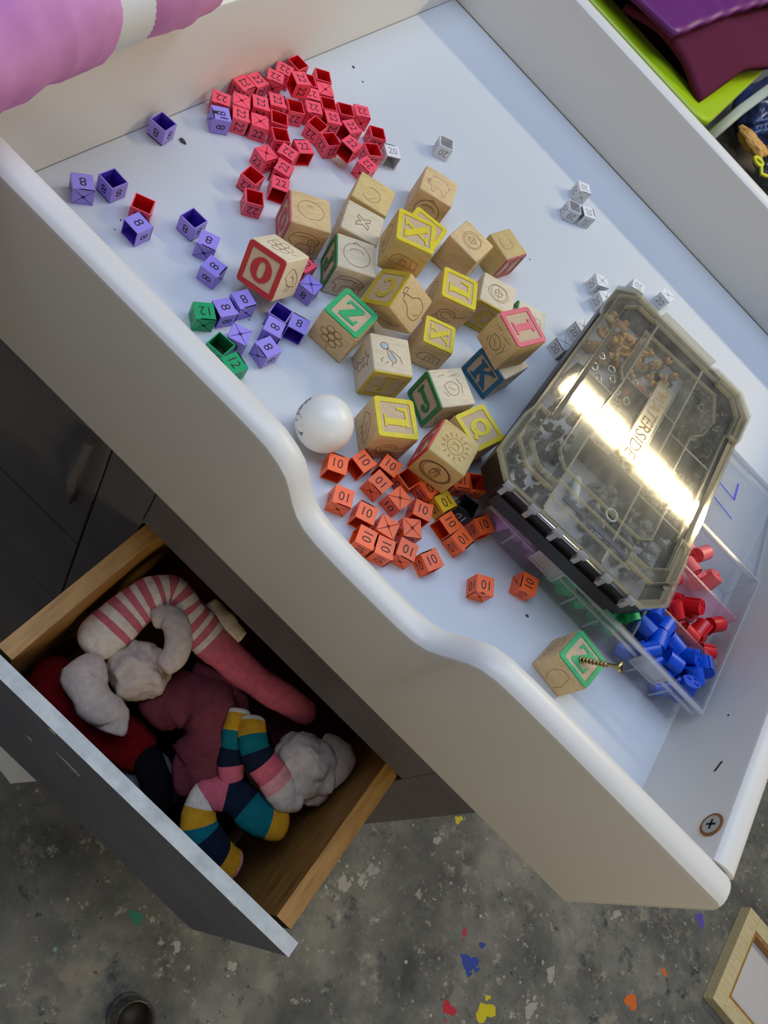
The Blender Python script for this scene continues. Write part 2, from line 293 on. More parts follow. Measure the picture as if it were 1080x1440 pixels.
TAG={'r1':(0.380,-12.249,0.220,0.691,2),
'r2':(0.237,-11.248,0.220,1.553,2),
'r3':(0.294,-10.785,0.220,1.523,1),
'r4':(0.401,-10.198,0.220,0.627,2),
'r5':(0.311,-9.720,0.220,0.529,2),
'r6':(0.286,-9.123,0.220,1.570,'D'),
'r7':(0.897,-8.723,0.220,0.866,'D'),
'r8':(1.271,-9.069,0.220,0.917,'U'),
'r9':(1.009,-10.048,0.660,1.099,1),
'r10':(1.231,-9.613,0.220,0.844,2),
'r11':(1.595,-9.941,0.220,0.884,2),
'r12':(1.672,-9.390,0.220,0.925,'D'),
'r13':(1.359,-10.436,0.220,0.905,'D'),
'r14':(2.069,-9.644,0.220,0.923,1),
'r15':(2.028,-9.021,0.220,0.916,'D'),
'r16':(2.279,-8.564,0.220,0.904,2),
'r17':(2.516,-9.325,0.220,1.317,1),
'r18':(3.067,-10.195,0.520,1.639,1),
'r19':(3.013,-8.719,0.220,0.862,'D'),
'r20':(3.357,-9.362,0.220,1.060,'D'),
'r21':(3.623,-9.947,0.220,1.602,3),
'r22':(2.045,-10.295,0.220,1.704,'D'),
'r23':(2.566,-10.319,0.220,1.246,'D'),
'r24':(2.399,-11.280,0.220,1.117,0),
'r25':(2.347,-11.862,0.220,0.309,2),
'r26':(2.113,-12.442,0.220,1.434,'U'),
'r27':(2.636,-12.344,0.220,0.347,3),
'r28':(2.456,-13.301,0.220,1.739,'D'),
'r29':(2.947,-13.771,0.220,0.790,'D'),
'r30':(2.951,-12.811,0.220,0.686,0),
'r31':(0.633,-11.775,0.220,0.730,'U'),
'r32':(0.950,-12.120,0.220,0.763,1),
'r33':(1.318,-11.812,0.220,0.785,'U'),
'r34':(0.890,-11.305,0.220,0.808,1),
'r35':(1.009,-10.782,0.220,0.868,1),
'r36':(1.455,-11.202,0.220,0.782,'D'),
'r37':(1.865,-11.601,0.220,0.960,'D'),
'r38':(1.898,-16.309,0.220,0.531,'D'),
'r39':(4.902,-14.073,0.220,1.509,1),
'r40':(0.841,-9.326,0.220,0.967,'D'),
'p1':(0.901,-17.050,0.220,0.957,2),
'p2':(1.109,-16.405,0.220,1.530,'D'),
'p3':(0.362,-14.183,0.220,1.706,'D'),
'p4':(0.734,-12.622,0.220,0.935,3),
'p5':(2.227,-16.751,0.220,-0.040,0),
'p6':(2.706,-15.562,0.220,1.610,'D'),
'p7':(3.299,-15.700,0.220,0.488,2),
'p8':(3.863,-16.108,0.220,0.202,1),
'p9':(4.827,-16.155,0.220,1.286,2),
'p10':(4.754,-16.674,0.220,1.215,1),
'p11':(5.409,-16.899,0.220,0.433,'U'),
'p12':(5.521,-15.658,0.220,1.847,'D'),
'p13':(5.716,-16.077,0.220,0.371,1),
'p14':(5.966,-15.504,0.220,0.419,0),
'p15':(5.985,-16.603,0.220,-0.190,2),
'p16':(5.395,-14.418,0.220,0.150,'U'),
'g1':(4.580,-17.145,0.220,0.919,2),
'g2':(5.352,-17.437,0.220,1.665,'D'),
'g3':(5.841,-17.531,0.220,1.356,1),
'o1':(8.853,-17.444,0.220,0.538,0),
'o2':(9.201,-16.893,0.220,-0.145,0),
'o3':(9.678,-16.460,0.220,0.138,0),
'o4':(9.769,-16.986,0.220,-0.035,2),
'o5':(10.316,-16.914,0.220,-0.127,'U'),
'o6':(9.438,-17.942,0.220,0.485,2),
'o7':(10.024,-17.797,0.220,0.368,0),
'o8':(10.550,-17.669,0.220,0.286,'U'),
'o9':(10.954,-17.245,0.220,0.725,'U'),
'o10':(10.866,-16.682,0.220,0.420,0),
'o11':(10.381,-18.239,0.220,0.347,1),
'o12':(10.813,-18.085,0.220,0.410,1),
'o13':(11.190,-17.734,0.220,0.339,2),
'o14':(11.726,-17.451,0.220,-0.399,3),
'o15':(11.514,-16.375,0.220,1.355,1),
'o16':(11.958,-16.467,0.220,1.426,2),
'o17':(12.127,-15.732,0.220,1.111,0),
'o18':(12.996,-16.916,0.220,0.563,2),
'o19':(13.785,-15.990,0.220,0.320,3),
'o20':(10.163,-16.334,0.220,1.385,'D'),
'o21':(10.662,-16.085,0.220,1.356,2),
'o22':(11.390,-14.976,0.220,0.806,'D'),
'o23':(11.057,-15.295,0.220,0.710,2),
'y1':(11.128,-16.071,0.220,1.283,2),
'b1':(11.584,-15.699,0.220,0.199,'D'),
'w1':(4.238,-6.709,0.220,0.621,'D'),
'w2':(7.810,-2.960,0.220,0.736,2),
'w3':(8.068,-4.117,0.220,0.666,'D'),
'w4':(8.484,-3.750,0.220,0.772,1),
'w5':(3.651,-8.796,0.220,0.883,0),
'w6':(10.273,-5.783,0.220,0.767,'U'),
'w7':(10.693,-6.197,0.220,1.018,'U'),
'w8':(10.782,-7.976,0.220,1.206,'U'),
'w9':(11.210,-4.553,0.220,0.306,2),
'w10':(12.099,-3.687,0.220,-0.110,'U'),
'w11':(10.698,-9.098,0.220,1.257,'U')}
BLK={'B1':(4.138,-13.317,0.500,0.748,0.500),
'B2':(4.586,-11.263,0.500,0.387,0.500),
'B3':(5.036,-12.293,0.500,0.470,0.500),
'B4':(5.603,-13.238,0.500,0.696,0.500),
'B5':(4.699,-15.180,0.750,(0.047,-0.969,-0.241,0.932,-0.044,0.360,-0.360,-0.242,0.901),0.500),
'B6':(5.338,-9.140,0.500,0.417,0.500),
'B7':(6.242,-12.359,1.500,0.578,0.500),
'B9':(7.015,-9.730,0.500,0.036,0.500),
'B10':(7.678,-8.503,0.440,-0.259,0.440),
'B11':(7.770,-11.425,0.500,0.540,0.500),
'B12':(8.513,-10.449,0.500,0.446,0.500),
'B13':(9.573,-10.027,0.440,0.451,0.440),
'B14':(9.556,-11.938,1.500,1.191,0.500),
'B15':(9.793,-11.917,0.500,-0.221,0.500),
'B16':(8.274,-12.932,0.420,0.533,0.420),
'B17':(9.393,-13.994,0.500,1.052,0.500),
'B18':(9.018,-15.899,0.500,0.816,0.500),
'B19':(7.908,-14.661,0.500,0.799,0.500),
'B20':(6.617,-14.672,0.500,0.084,0.500),
'B21':(7.043,-13.312,0.953,(0.661,-0.214,-0.720,-0.195,0.877,-0.440,0.725,0.431,0.537),0.500),
'B22':(10.361,-15.642,0.950,0.189,0.500),
'B23':(10.505,-14.276,0.500,-0.288,0.500),
'B24':(15.557,-16.814,0.475,-0.144,0.475),
'B8':(6.05,-10.778,0.500,0.205,0.500)}
# ---------------------------------------------------------------- setting
fl = MB().box((-70, -75, FL - 1), (90, 60, FL)).mesh('floor', M['floor']); fo = link('floor', fl, loc=(0, 0, 0)); tag(fo, 'grey concrete floor spattered with old paint', None, kind='structure')
def splat(x, y, r, c, seed, sx=1.0, k=5):
    q = random.Random(seed); n = 16; ph = [q.uniform(0, 6.28) for _ in range(4)]
    for i in range(k):
        cx, cy, rr = (x, y, r) if i == 0 else (x + q.gauss(0, r), y + q.gauss(0, r), r * q.uniform(.15, .4))
        poly = [(cx + sx * rr * (1 + .3 * math.sin(2 * a + ph[0]) + .2 * math.sin(3 * a + ph[1]) + .15 * math.sin(5 * a + ph[2])) * math.cos(a),
                 cy + rr * (1 + .3 * math.sin(2 * a + ph[0]) + .2 * math.sin(3 * a + ph[1])) * math.sin(a)) for a in [2 * PI * j / n for j in range(n)]]
        yield poly
for i, (x, y, r, c, sx, k) in enumerate([(27.95, -8.96, .22, 'yellow', 1, 2), (32.85, -14.5, .5, 'blue', .8, 6), (35.0, -15.8, .5, 'yellow', 1, 4), (43.2, -9.4, .5, 'orange', .7, 3), (33, -17, .35, 'red', 1, 3),
      (37.6, -11.7, .32, 'white', 1, 8), (37.4, -14.0, .36, 'white', 1, 9), (24.3, -16.2, .42, 'white', .7, 12), (25.2, -14.6, .4, 'white', .6, 12), (25.0, -15.4, .3, 'white', .6, 12), (31.7, -13.5, .16, 'red', 1, 2), (45.8, -2.0, .4, 'violet', .8, 2), (19.2, -23.6, .2, 'white', 1, 6), (16.8, -23.9, .3, 'green', 1, 3), (27.5, -10.8, .25, 'white', .7, 6), (40, -6, .25, 'white', 1, 5), (44.6, -6.5, .2, 'orange', 1, 2), (41.5, -12.6, .18, 'white', 1, 5), (22, -22.6, .22, 'white', .8, 7)]):
    b = MB()
    for j, p in enumerate(splat(x, y, r, c, i, sx, k)): b.prism(p, FL, FL + .006 + .002 * j)
    link('paint_splat', b.mesh('paint_splat', M['s_' + c]), fo)['label'] = 'dried %s paint spots on the floor' % c

wb = link('wall_back', MB().box((-75, 62, FL), (95, 64, 62)).mesh('wall_back', mat('wall_paint', (190, 188, 182), .8)), loc=(0, 0, 0)); tag(wb, 'plain pale wall behind the tray', None, kind='structure')
# ---------------------------------------------------------------- tray (top of the changing table)
tray = empty('changing_tray', (0, 0, 0), 'white wooden changing-table tray with a dipped front, standing on the grey dresser', 'tray')
def rail_profile(h, y0, y1, zb, n=8):
    r = (y1 - y0) / 2; c = (y0 + y1) / 2; pts = [(y0, zb)]
    for i in range(n + 1):
        a = PI - PI * i / n; pts.append((c + r * math.cos(a), h - r * .55 + r * .55 * math.sin(a)))
    pts.append((y1, zb)); return pts
def sweep(sections, axis):      # sections: list of (s, profile)
    vs = []; fs = []; n = len(sections[0][1])
    for s_, pr in sections:
        for a, z in pr: vs.append((s_, a, z) if axis == 'x' else (a, s_, z))
    for i in range(len(sections) - 1):
        for j in range(n): fs.append((i * n + j, i * n + (j + 1) % n, (i + 1) * n + (j + 1) % n, (i + 1) * n + j))
    fs.append(tuple(range(n))); fs.append(tuple((len(sections) - 1) * n + j for j in range(n - 1, -1, -1)))
    return MB().add(vs, fs)
HX = [(-.6, H), (7.0, H), (7.5, H - .01), (7.9, H - .04), (8.25, H - .15), (8.5, 2.55), (8.7, 2.33), (8.9, 2.08), (9.1, 1.88), (9.35, 1.74), (9.7, 1.66), (10.3, 1.63), (11.2, 1.63), (11.9, 1.65), (12.25, 1.71), (12.5, 1.83), (12.7, 2.05), (12.9, 2.33), (13.05, 2.52), (13.25, 2.68), (13.6, 2.79), (14.1, H - .02), (15, H), (W + .40, H), (W + .52, H - .05), (W + .6, H - .22)]
fb_ = sweep([(x, rail_profile(h, -D - TH, -D, ZB)) for x, h in HX], 'x').mesh('front_board', M['paint']); smooth_by_angle(fb_, .5)
link('front_board', fb_, tray)
link('back_board', smooth_by_angle(sweep([(x, rail_profile(H, 0, TH, ZB)) for x in (-.6, W + .55)], 'x').mesh('back_board', M['paint']), .5), tray)
link('left_board', smooth_by_angle(sweep([(y, rail_profile(H, -TH, 0, ZB)) for y in (-D, 0)], 'y').mesh('left_board', M['paint']), .5), tray)
link('right_board', smooth_by_angle(sweep([(y, rail_profile(H, W, W + .56, ZB)) for y in (-D, 0)], 'y').mesh('right_board', M['paint']), .5), tray)
link('tray_floor', MB().box((0, -D, -.4), (W, 0, 0)).mesh('tray_floor', M['paint_floor']), tray)
link('scuff', MB().tube([(W - .004, -17.2, 1.95), (W - .004, -16.95, 2.05)], .018, 5).mesh('scuff', M['dark_gap']), tray); link('scuff', MB().lathe([(.03, -.004), (.0001, .004)], 8, 0, Matrix.Translation((W, -15.6, 1.7)) @ Matrix.Rotation(PI / 2, 4, 'Y')).mesh('scuff', M['dark_gap']), tray)
link('back_groove_shade', MB().box((.02, -.045, 0), (W - .02, 0, .012)).mesh('back_groove_shade', mat('brown_groove_shade', (104, 94, 80), .8)), tray); link('left_seam', MB().box((0, -D + .02, 0), (.016, -.05, .01)).mesh('left_seam', mat('grey_seam', (128, 126, 128), .8)), tray)  # brown strip paints the shade in the groove where floor meets back board
# screw let into the right board
T = Matrix.Translation((W - .005, -18.55, 2.42)) @ Matrix.Rotation(-PI / 2, 4, 'Y')
sb = MB().lathe([(.2, 0), (.2, .03), (.0001, .03)], 20, 0, T); scw = link('screw', sb.mesh('screw', M['screwhead']), tray)
rg = [(.26 * math.cos(2 * PI * i / 24), .26 * math.sin(2 * PI * i / 24)) for i in range(24)]; ri = [(x * .78, y * .78) for x, y in rg]
link('counterbore_ring', MB().ring(rg, ri, 0, .02, 0, T).mesh('counterbore_ring', M['rust']), scw)
link('cross_recess', MB().box((-.11, -.022, .031), (.11, .022, .036), 0, T).box((-.022, -.11, .031), (.022, .11, .036), 0, T).mesh('cross_recess', M['dark_gap']), scw)

# ---------------------------------------------------------------- dresser
X0, X1, YF = -1.6, 17.1, -19.3
dz0, dz1 = FL, ZB
dres = empty('dresser', (0, 0, FL), 'grey painted dresser with scuffed fronts under the white tray', 'dresser')
def dlink(n, b, m, par=dres): return link(n, b.mesh(n, M[m]), par, (0, 0, -FL) if par is dres else None)
dlink('carcass_top', MB().box((X0, YF + .02, dz1 - .5), (X1, 0, dz1 - .002)), 'dresser')
dlink('side_panel', MB().box((X1 - .6, YF, dz0), (X1, 0, dz1 - .5)), 'dresser')
dlink('side_panel', MB().box((X0, YF, dz0), (X0 + .6, 0, dz1 - .5)), 'dresser')
dlink('back_panel', MB().box((X0 + .6, -.4, dz0), (X1 - .6, 0, dz1 - .5)), 'dresser')
dlink('stile', MB().box((4.92, YF, dz0), (6.32, YF + .8, dz1 - .5)), 'dresser')
dlink('stile', MB().box((15.72, YF, dz0), (X1 - .6, YF + .8, dz1 - .5)), 'dresser')
dlink('divider_panel', MB().box((4.95, YF + .8, dz0), (5.5, -.4, dz1 - .5)), 'dresser')
dlink('upper_drawer_front', MB().box((6.36, YF - .03, -4.72), (15.68, YF + .5, -1.95)), 'dresser')
dlink('rail', MB().box((6.32, YF, -15.6), (15.72, YF + .8, -14.75)), 'dresser')
dlink('lower_drawer_front', MB().box((6.36, YF - .03, dz0 + 1.5), (15.68, YF + .5, -15.65)), 'dresser')
for a, b in ((-9.56, -2.2), (-15.86, -9.74), (-21.9, -16.04), (dz0 + .8, -22.1)):
    f = bevel(dlink('door_panel', MB().box((X0 + .6, YF - .02, a), (4.86, YF + .5, b)), 'dresser'), .06)
dlink('door_pull', MB().tube([(4.45, YF - .25, -3.0), (4.36, YF - .42, -5), (4.28, YF - .12, -7.2)], [.13, .15, .07], 8), 'dresser')['label'] = 'thin dark pull strip on the door'
dlink('inner_dark_back', MB().box((6.4, -12, -14.7), (15.6, -11.8, -4.8)), 'dark_gap')
# open drawer
DZ, DB = -5.0, -14.3; YO = -24.1
dr = dlink('drawer', MB().box((6.55, -23.6, DB + .5), (15.5, -12.3, DB + .8)), 'oak')
dr['label'] = 'pulled-out wooden drawer full of socks'
link('drawer_side', MB().box((6.4, -23.65, DB + .2), (6.85, -12.0, DZ - .1)).mesh('drawer_side', M['oak']), dr)
link('drawer_side', MB().box((15.2, -23.65, DB + .2), (15.65, -12.0, DZ - .1)).mesh('drawer_side', M['oak']), dr)
link('drawer_back', MB().box((6.85, -12.4, DB + .2), (15.2, -12.0, DZ - .3)).mesh('drawer_back', M['oak']), dr)
fb2 = MB().box((5.6, YO - .0, DB), (15.95, YO + .32, DZ - .02)); df = link('drawer_front', fb2.mesh('drawer_front', M['drawer_front']), dr)
# worn pale top edge with a ragged boundary
q = random.Random(3); pts = []
n = 90
ed = [(5.6 + 10.35 * i / n) for i in range(n + 1)]
off = [0.0] * (n + 1)
for i in range(n + 1): off[i] = .02 + .05 * max(0, noise.noise(Vector((ed[i] * 1.3, 0, 0)))) + (.03 if q.random() < .12 else 0)
b = MB(); vs = []
for i in range(n + 1): vs += [(ed[i], YO - .012, DZ - .02 - off[i]), (ed[i], YO - .012, DZ), (ed[i], YO + .34, DZ), (ed[i], YO + .34, DZ - .06)]
fs = []
for i in range(n):
    for j in range(4): fs.append((4 * i + j, 4 * i + (j + 1) % 4, 4 * i + 4 + (j + 1) % 4, 4 * i + 4 + j))
fs += [(0, 1, 2, 3), (4 * n + 3, 4 * n + 2, 4 * n + 1, 4 * n)]
link('worn_edge', b.add(vs, fs).mesh('worn_edge', M['edge_worn']), dr)
for x, z, wx, wz in ((8.6, DZ - .25, .12, .12), (9.3, DZ - 2.1, .35, .05), (9.6, DZ - 2.2, .2, .04), (8.2, DZ - 3.5, .12, .06), (14.2, DZ - .15, .1, .05)):
    b = MB(); b.prism([(x - wx, z), (x - wx * .3, z + wz), (x + wx * .5, z + wz * .6), (x + wx, z - wz * .2), (x + wx * .2, z - wz), (x - wx * .5, z - wz * .5)], 0, .012, 0, Matrix(((1, 0, 0, 0), (0, 0, -1, YO), (0, 1, 0, 0), (0, 0, 0, 1))))
    link('paint_chip', b.mesh('paint_chip', M['chip']), dr)

# ---------------------------------------------------------------- letters and etchings
def seg(x0, y0, x1, y1, w0, w1=None):
    w1 = w0 if w1 is None else w1; dx, dy = x1 - x0, y1 - y0; l = math.hypot(dx, dy); nx, ny = -dy / l / 2, dx / l / 2
    return [(x0 + nx * w0, y0 + ny * w0), (x0 - nx * w0, y0 - ny * w0), (x1 - nx * w1, y1 - ny * w1), (x1 + nx * w1, y1 + ny * w1)]
def arc(cx, cy, rx, ry, a0, a1, w0, w1, n=12):
    out = []
    for i in range(n):
        A = [math.radians(a0 + (a1 - a0) * k / n) for k in (i, i + 1)]; w = [w0 + (w1 - w0) * (.5 - .5 * math.cos(2 * k)) for k in A]
        p = [(cx + (rx - s_ * w[k] / 2) * math.cos(A[k]), cy + (ry - s_ * w[k] / 2) * math.sin(A[k])) for k, s_ in ((0, -1), (0, 1), (1, 1), (1, -1))]
        out.append(p)
    return out
def disc(cx, cy, r, n=10): return [[(cx + r * math.cos(2 * PI * i / n), cy + r * math.sin(2 * PI * i / n)) for i in range(n)]]
LET = {
 'O': arc(0, 0, .27, .36, 0, 360, .27, .12, 24), 'Q': arc(0, .04, .27, .33, 0, 360, .12, .26, 24) + [seg(.0, -.2, .34, -.46, .12, .16)],
 'C': arc(0, 0, .28, .36, 50, 320, .2, .12, 18) + disc(.2, .24, .1),
 'X': [seg(-.3, .4, .3, -.4, .24), seg(.28, .4, -.28, -.4, .1), seg(-.46, .41, -.1, .41, .08), seg(.1, .41, .44, .41, .08), seg(-.44, -.41, -.12, -.41, .08), seg(.1, -.41, .46, -.41, .08)],
 'K': [seg(-.2, .4, -.2, -.4, .2), seg(-.4, .41, -.02, .41, .08), seg(-.4, -.41, -.02, -.41, .08), seg(-.14, -.02, .3, .4, .11), seg(-.06, .06, .34, -.4, .2), seg(.12, .41, .44, .41, .08), seg(.12, -.41, .48, -.41, .08)],
 'L': [seg(-.16, .4, -.16, -.42, .24), seg(-.36, .41, .08, .41, .09), seg(-.34, -.4, .36, -.4, .12), seg(.31, -.42, .36, -.04, .16, .07)],
 'I': [seg(0, .4, 0, -.4, .26), seg(-.26, .4, .26, .4, .11), seg(-.26, -.4, .26, -.4, .11)],
 'J': [seg(.06, .4, .06, -.16, .2), seg(-.16, .41, .28, .41, .09)] + arc(-.09, -.16, .2, .24, 200, 360, .14, .12, 10) + disc(-.24, -.2, .11),
 'Z': [seg(-.3, .37, .32, .37, .12), seg(-.32, -.37, .3, -.37, .12), seg(.24, .38, -.24, -.38, .26), seg(-.28, .4, -.32, .18, .12, .06), seg(.28, -.4, .34, -.16, .12, .06)],
 'N': [seg(-.27, .4, -.27, -.4, .1), seg(.27, .4, .27, -.4, .1), seg(-.27, .36, .27, -.36, .24), seg(-.42, .41, -.14, .41, .08), seg(.12, .41, .42, .41, .08), seg(-.42, -.41, -.12, -.41, .08)],
 'G': arc(0, 0, .28, .36, 55, 340, .2, .12, 18) + [seg(.02, -.06, .36, -.06, .09), seg(.24, -.06, .24, -.32, .14)],
}
def ell(cx, cy, rx, ry, n=28, a0=0, a1=360): return [(cx + rx * math.cos(math.radians(a0 + (a1 - a0) * i / n)), cy + ry * math.sin(math.radians(a0 + (a1 - a0) * i / n))) for i in range(n + 1)]
def cv(pts, closed=True): return [(p.x, p.y) for p in crom([(x, y, 0) for x, y in pts], 5, closed)] + ([pts[0]] if closed else [])
def starp(cx, cy, r): return [(cx + (r if i % 2 == 0 else r * .42) * math.sin(PI * i / 5), cy + (r if i % 2 == 0 else r * .42) * math.cos(PI * i / 5)) for i in range(11)]
DRW = {
 'oval': [ell(0, 0, .33, .27), [(-.1, .1), (-.02, .13), (.06, .1)]],
 'circle': [ell(0, -.02, .34, .34), ell(0, .02, .2, .14, 14, 20, 160), [(-.1, .3), (-.02, .38), (.08, .3)]],
 'swirl': [ell(.1, -.05, .24, .24, 20, -60, 210), [(.1, .1), (.2, .02), (.3, -.08)]],
 'shield': [ell(0, 0, .3, .28), cv([(-.2, .18), (0, .24), (.2, .16), (.22, -.1), (0, -.24), (-.2, -.1)]), cv([(-.1, .08), (.06, .1), (.1, -.06), (-.06, -.1)]), [(-.14, 0), (.16, .04)], [(-.02, .2), (.02, -.2)]],
 'pig': [cv([(-.3, .05), (-.2, .22), (.0, .28), (.2, .2), (.3, .05), (.24, -.12), (.22, -.3), (.14, -.3), (.1, -.16), (-.08, -.18), (-.1, -.32), (-.18, -.32), (-.2, -.16), (-.32, -.1)]), [(-.26, .2), (-.2, .32), (-.12, .24)], ell(-.3, -.02, .06, .05, 10), [(.3, .06), (.36, .12), (.34, .2)]],
 'cow': [cv([(-.38, -.05), (-.28, .2), (-.05, .26), (.2, .22), (.36, .1), (.3, -.02), (.34, -.3), (.24, -.32), (.2, -.12), (-.1, -.1), (-.14, -.32), (-.26, -.32), (-.28, -.12)]), ell(.22, .02, .13, .11, 14), ell(.22, .02, .05, .04, 8), [(-.3, .1), (0, .16), (.2, .12)]],
 'flower': [ell(0, .02, .1, .1, 12)] + [ell(.2 * math.cos(a), .02 + .2 * math.sin(a), .11, .09, 12) for a in [k * PI / 3 for k in range(6)]] + [[(0, -.28), (.04, -.4)]],
 'pear': [cv([(-.08, .32), (.06, .3), (.12, .1), (.26, -.1), (.2, -.32), (0, -.38), (-.22, -.3), (-.26, -.08), (-.12, .1)]), [(-.02, .32), (.02, .42)], cv([(.02, .4), (.14, .44), (.18, .36), (.08, .34)]), [(-.14, -.2), (-.1, -.28), (-.04, -.32)]],
 'sun': [ell(0, 0, .2, .2), cv([(-.1, -.02), (0, .08), (.1, -.02)], False), [(-.1, .08), (-.04, .1)], [(.04, .1), (.1, .08)], [(-.12, -.08), (.12, -.08)]] + [[(.24 * math.cos(a), .24 * math.sin(a)), (.34 * math.cos(a + .1), .34 * math.sin(a + .1)), (.25 * math.cos(a + .2), .25 * math.sin(a + .2))] for a in [k * PI / 7 for k in range(14)]],
 'wreath': [ell(0, 0, .36, .3), ell(.01, .01, .32, .27), ell(-.01, .0, .38, .31), cv([(-.06, -.18), (-.1, 0), (0, .2), (.08, .02), (.06, -.18)]), [(-.12, .04), (0, .1), (.12, .04)], [(-.04, -.1), (0, .14), (.05, -.1)]],
 'dragonfly': [ell(-.16, .2, .1, .09, 14), cv([(-.1, .14), (.02, .0), (.1, -.16), (.02, -.22), (-.08, -.1)]), [(0, .1), (.1, .02), (.2, -.06), (.24, -.2)], [(-.22, -.12), (-.3, -.2), (-.26, -.24)], [(-.1, -.2), (-.2, -.28)], [(0, -.24), (-.04, -.32)]],
 'star': [starp(.02, .16, .2), cv([(-.08, -.1), (.06, -.06), (.1, -.24), (-.04, -.3)]), ell(-.1, -.3, .07, .09, 10)],
 'dash': [[(-.3, .3), (-.1, .33)], [(.02, .28), (.26, .32)], cv([(-.2, .05), (0, .14), (.16, .02), (.1, -.18), (-.12, -.2)]), [(-.28, -.1), (-.2, -.24)], [(.2, .2), (.28, .02), (.22, -.2)], [(-.1, .02), (.04, -.1)]],
 'heart': [cv([(-.06, -.4), (-.2, -.05), (-.1, .28), (.12, .3), (.2, .05), (.26, -.12), (.22, -.4)], False)],
 'shell': [ell(-.05, -.02, .24, .22, 20, 0, 330), ell(-.05, -.02, .14, .12, 16, 20, 320), [(.1, -.02), (.42, .16)], [(-.28, -.1), (-.34, -.24)]],
 'house': [[(-.34, -.16), (-.34, .04), (-.2, .16), (.3, .1), (.34, -.16), (-.34, -.16)], [(-.1, -.16), (-.1, .02), (.04, .02), (.04, -.16)], [(.14, .08), (.2, -.16)]],
 'x_outline': [[(.62 * x_, .62 * y_) for x_, y_ in [(-.3, .26), (-.1, .26), (0, .1), (.1, .26), (.28, .26), (.12, 0), (.3, -.26), (.1, -.26), (0, -.1), (-.1, -.26), (-.3, -.26), (-.13, 0), (-.3, .26)]]],
 'bird': [cv([(-.3, .1), (-.14, .26), (.04, .2), (.26, .0), (.3, -.2), (.1, -.2), (-.12, -.12), (-.22, .0)]), [(-.08, -.12), (-.1, -.3)], [(.04, -.16), (.02, -.32)], cv([(-.05, .08), (.1, .0), (.14, -.12)], False)],
}
def ribbon(b, pts, w, z, T, mi=0):
    for (x0, y0), (x1, y1) in zip(pts[:-1], pts[1:]):
        if math.hypot(x1 - x0, y1 - y0) > 1e-4:
            l = math.hypot(x1 - x0, y1 - y0); ex, ey = (x1 - x0) / l * w * .3, (y1 - y0) / l * w * .3
            p = seg(x0 - ex, y0 - ey, x1 + ex, y1 + ey, w); b.add([(x, y, z) for x, y in p], [(0, 1, 2, 3)], mi, T)
def rrect(h, r, n=4):
    out = []
    for cx, cy, a in ((h - r, h - r, 0), (-h + r, h - r, 90), (-h + r, -h + r, 180), (h - r, -h + r, 270)):
        for i in range(n + 1):
            t = math.radians(a + 90 * i / n); out.append((cx + r * math.cos(t), cy + r * math.sin(t)))
    return out
# faces: T top, 0 +y, 1 +x, 2 -y, 3 -x (the side under top edge 0..3)
NRM = {'T': (0, 0, 1), 0: (0, 1, 0), 1: (1, 0, 0), 2: (0, -1, 0), 3: (-1, 0, 0)}
def fT(face, up, d):
    n = NRM[face]
    if face == 'T': u = NRM[up]
    else:
        u = (0, 0, 1) if up == 0 else None
        if u is None:
            r = Vector((0, 0, 1)).cross(Vector(n)); u = tuple({1: r, 2: Vector((0, 0, -1)), 3: -r}[up])
    return face_T(n, u, d)
GB = 'wooden alphabet blocks in the tray'
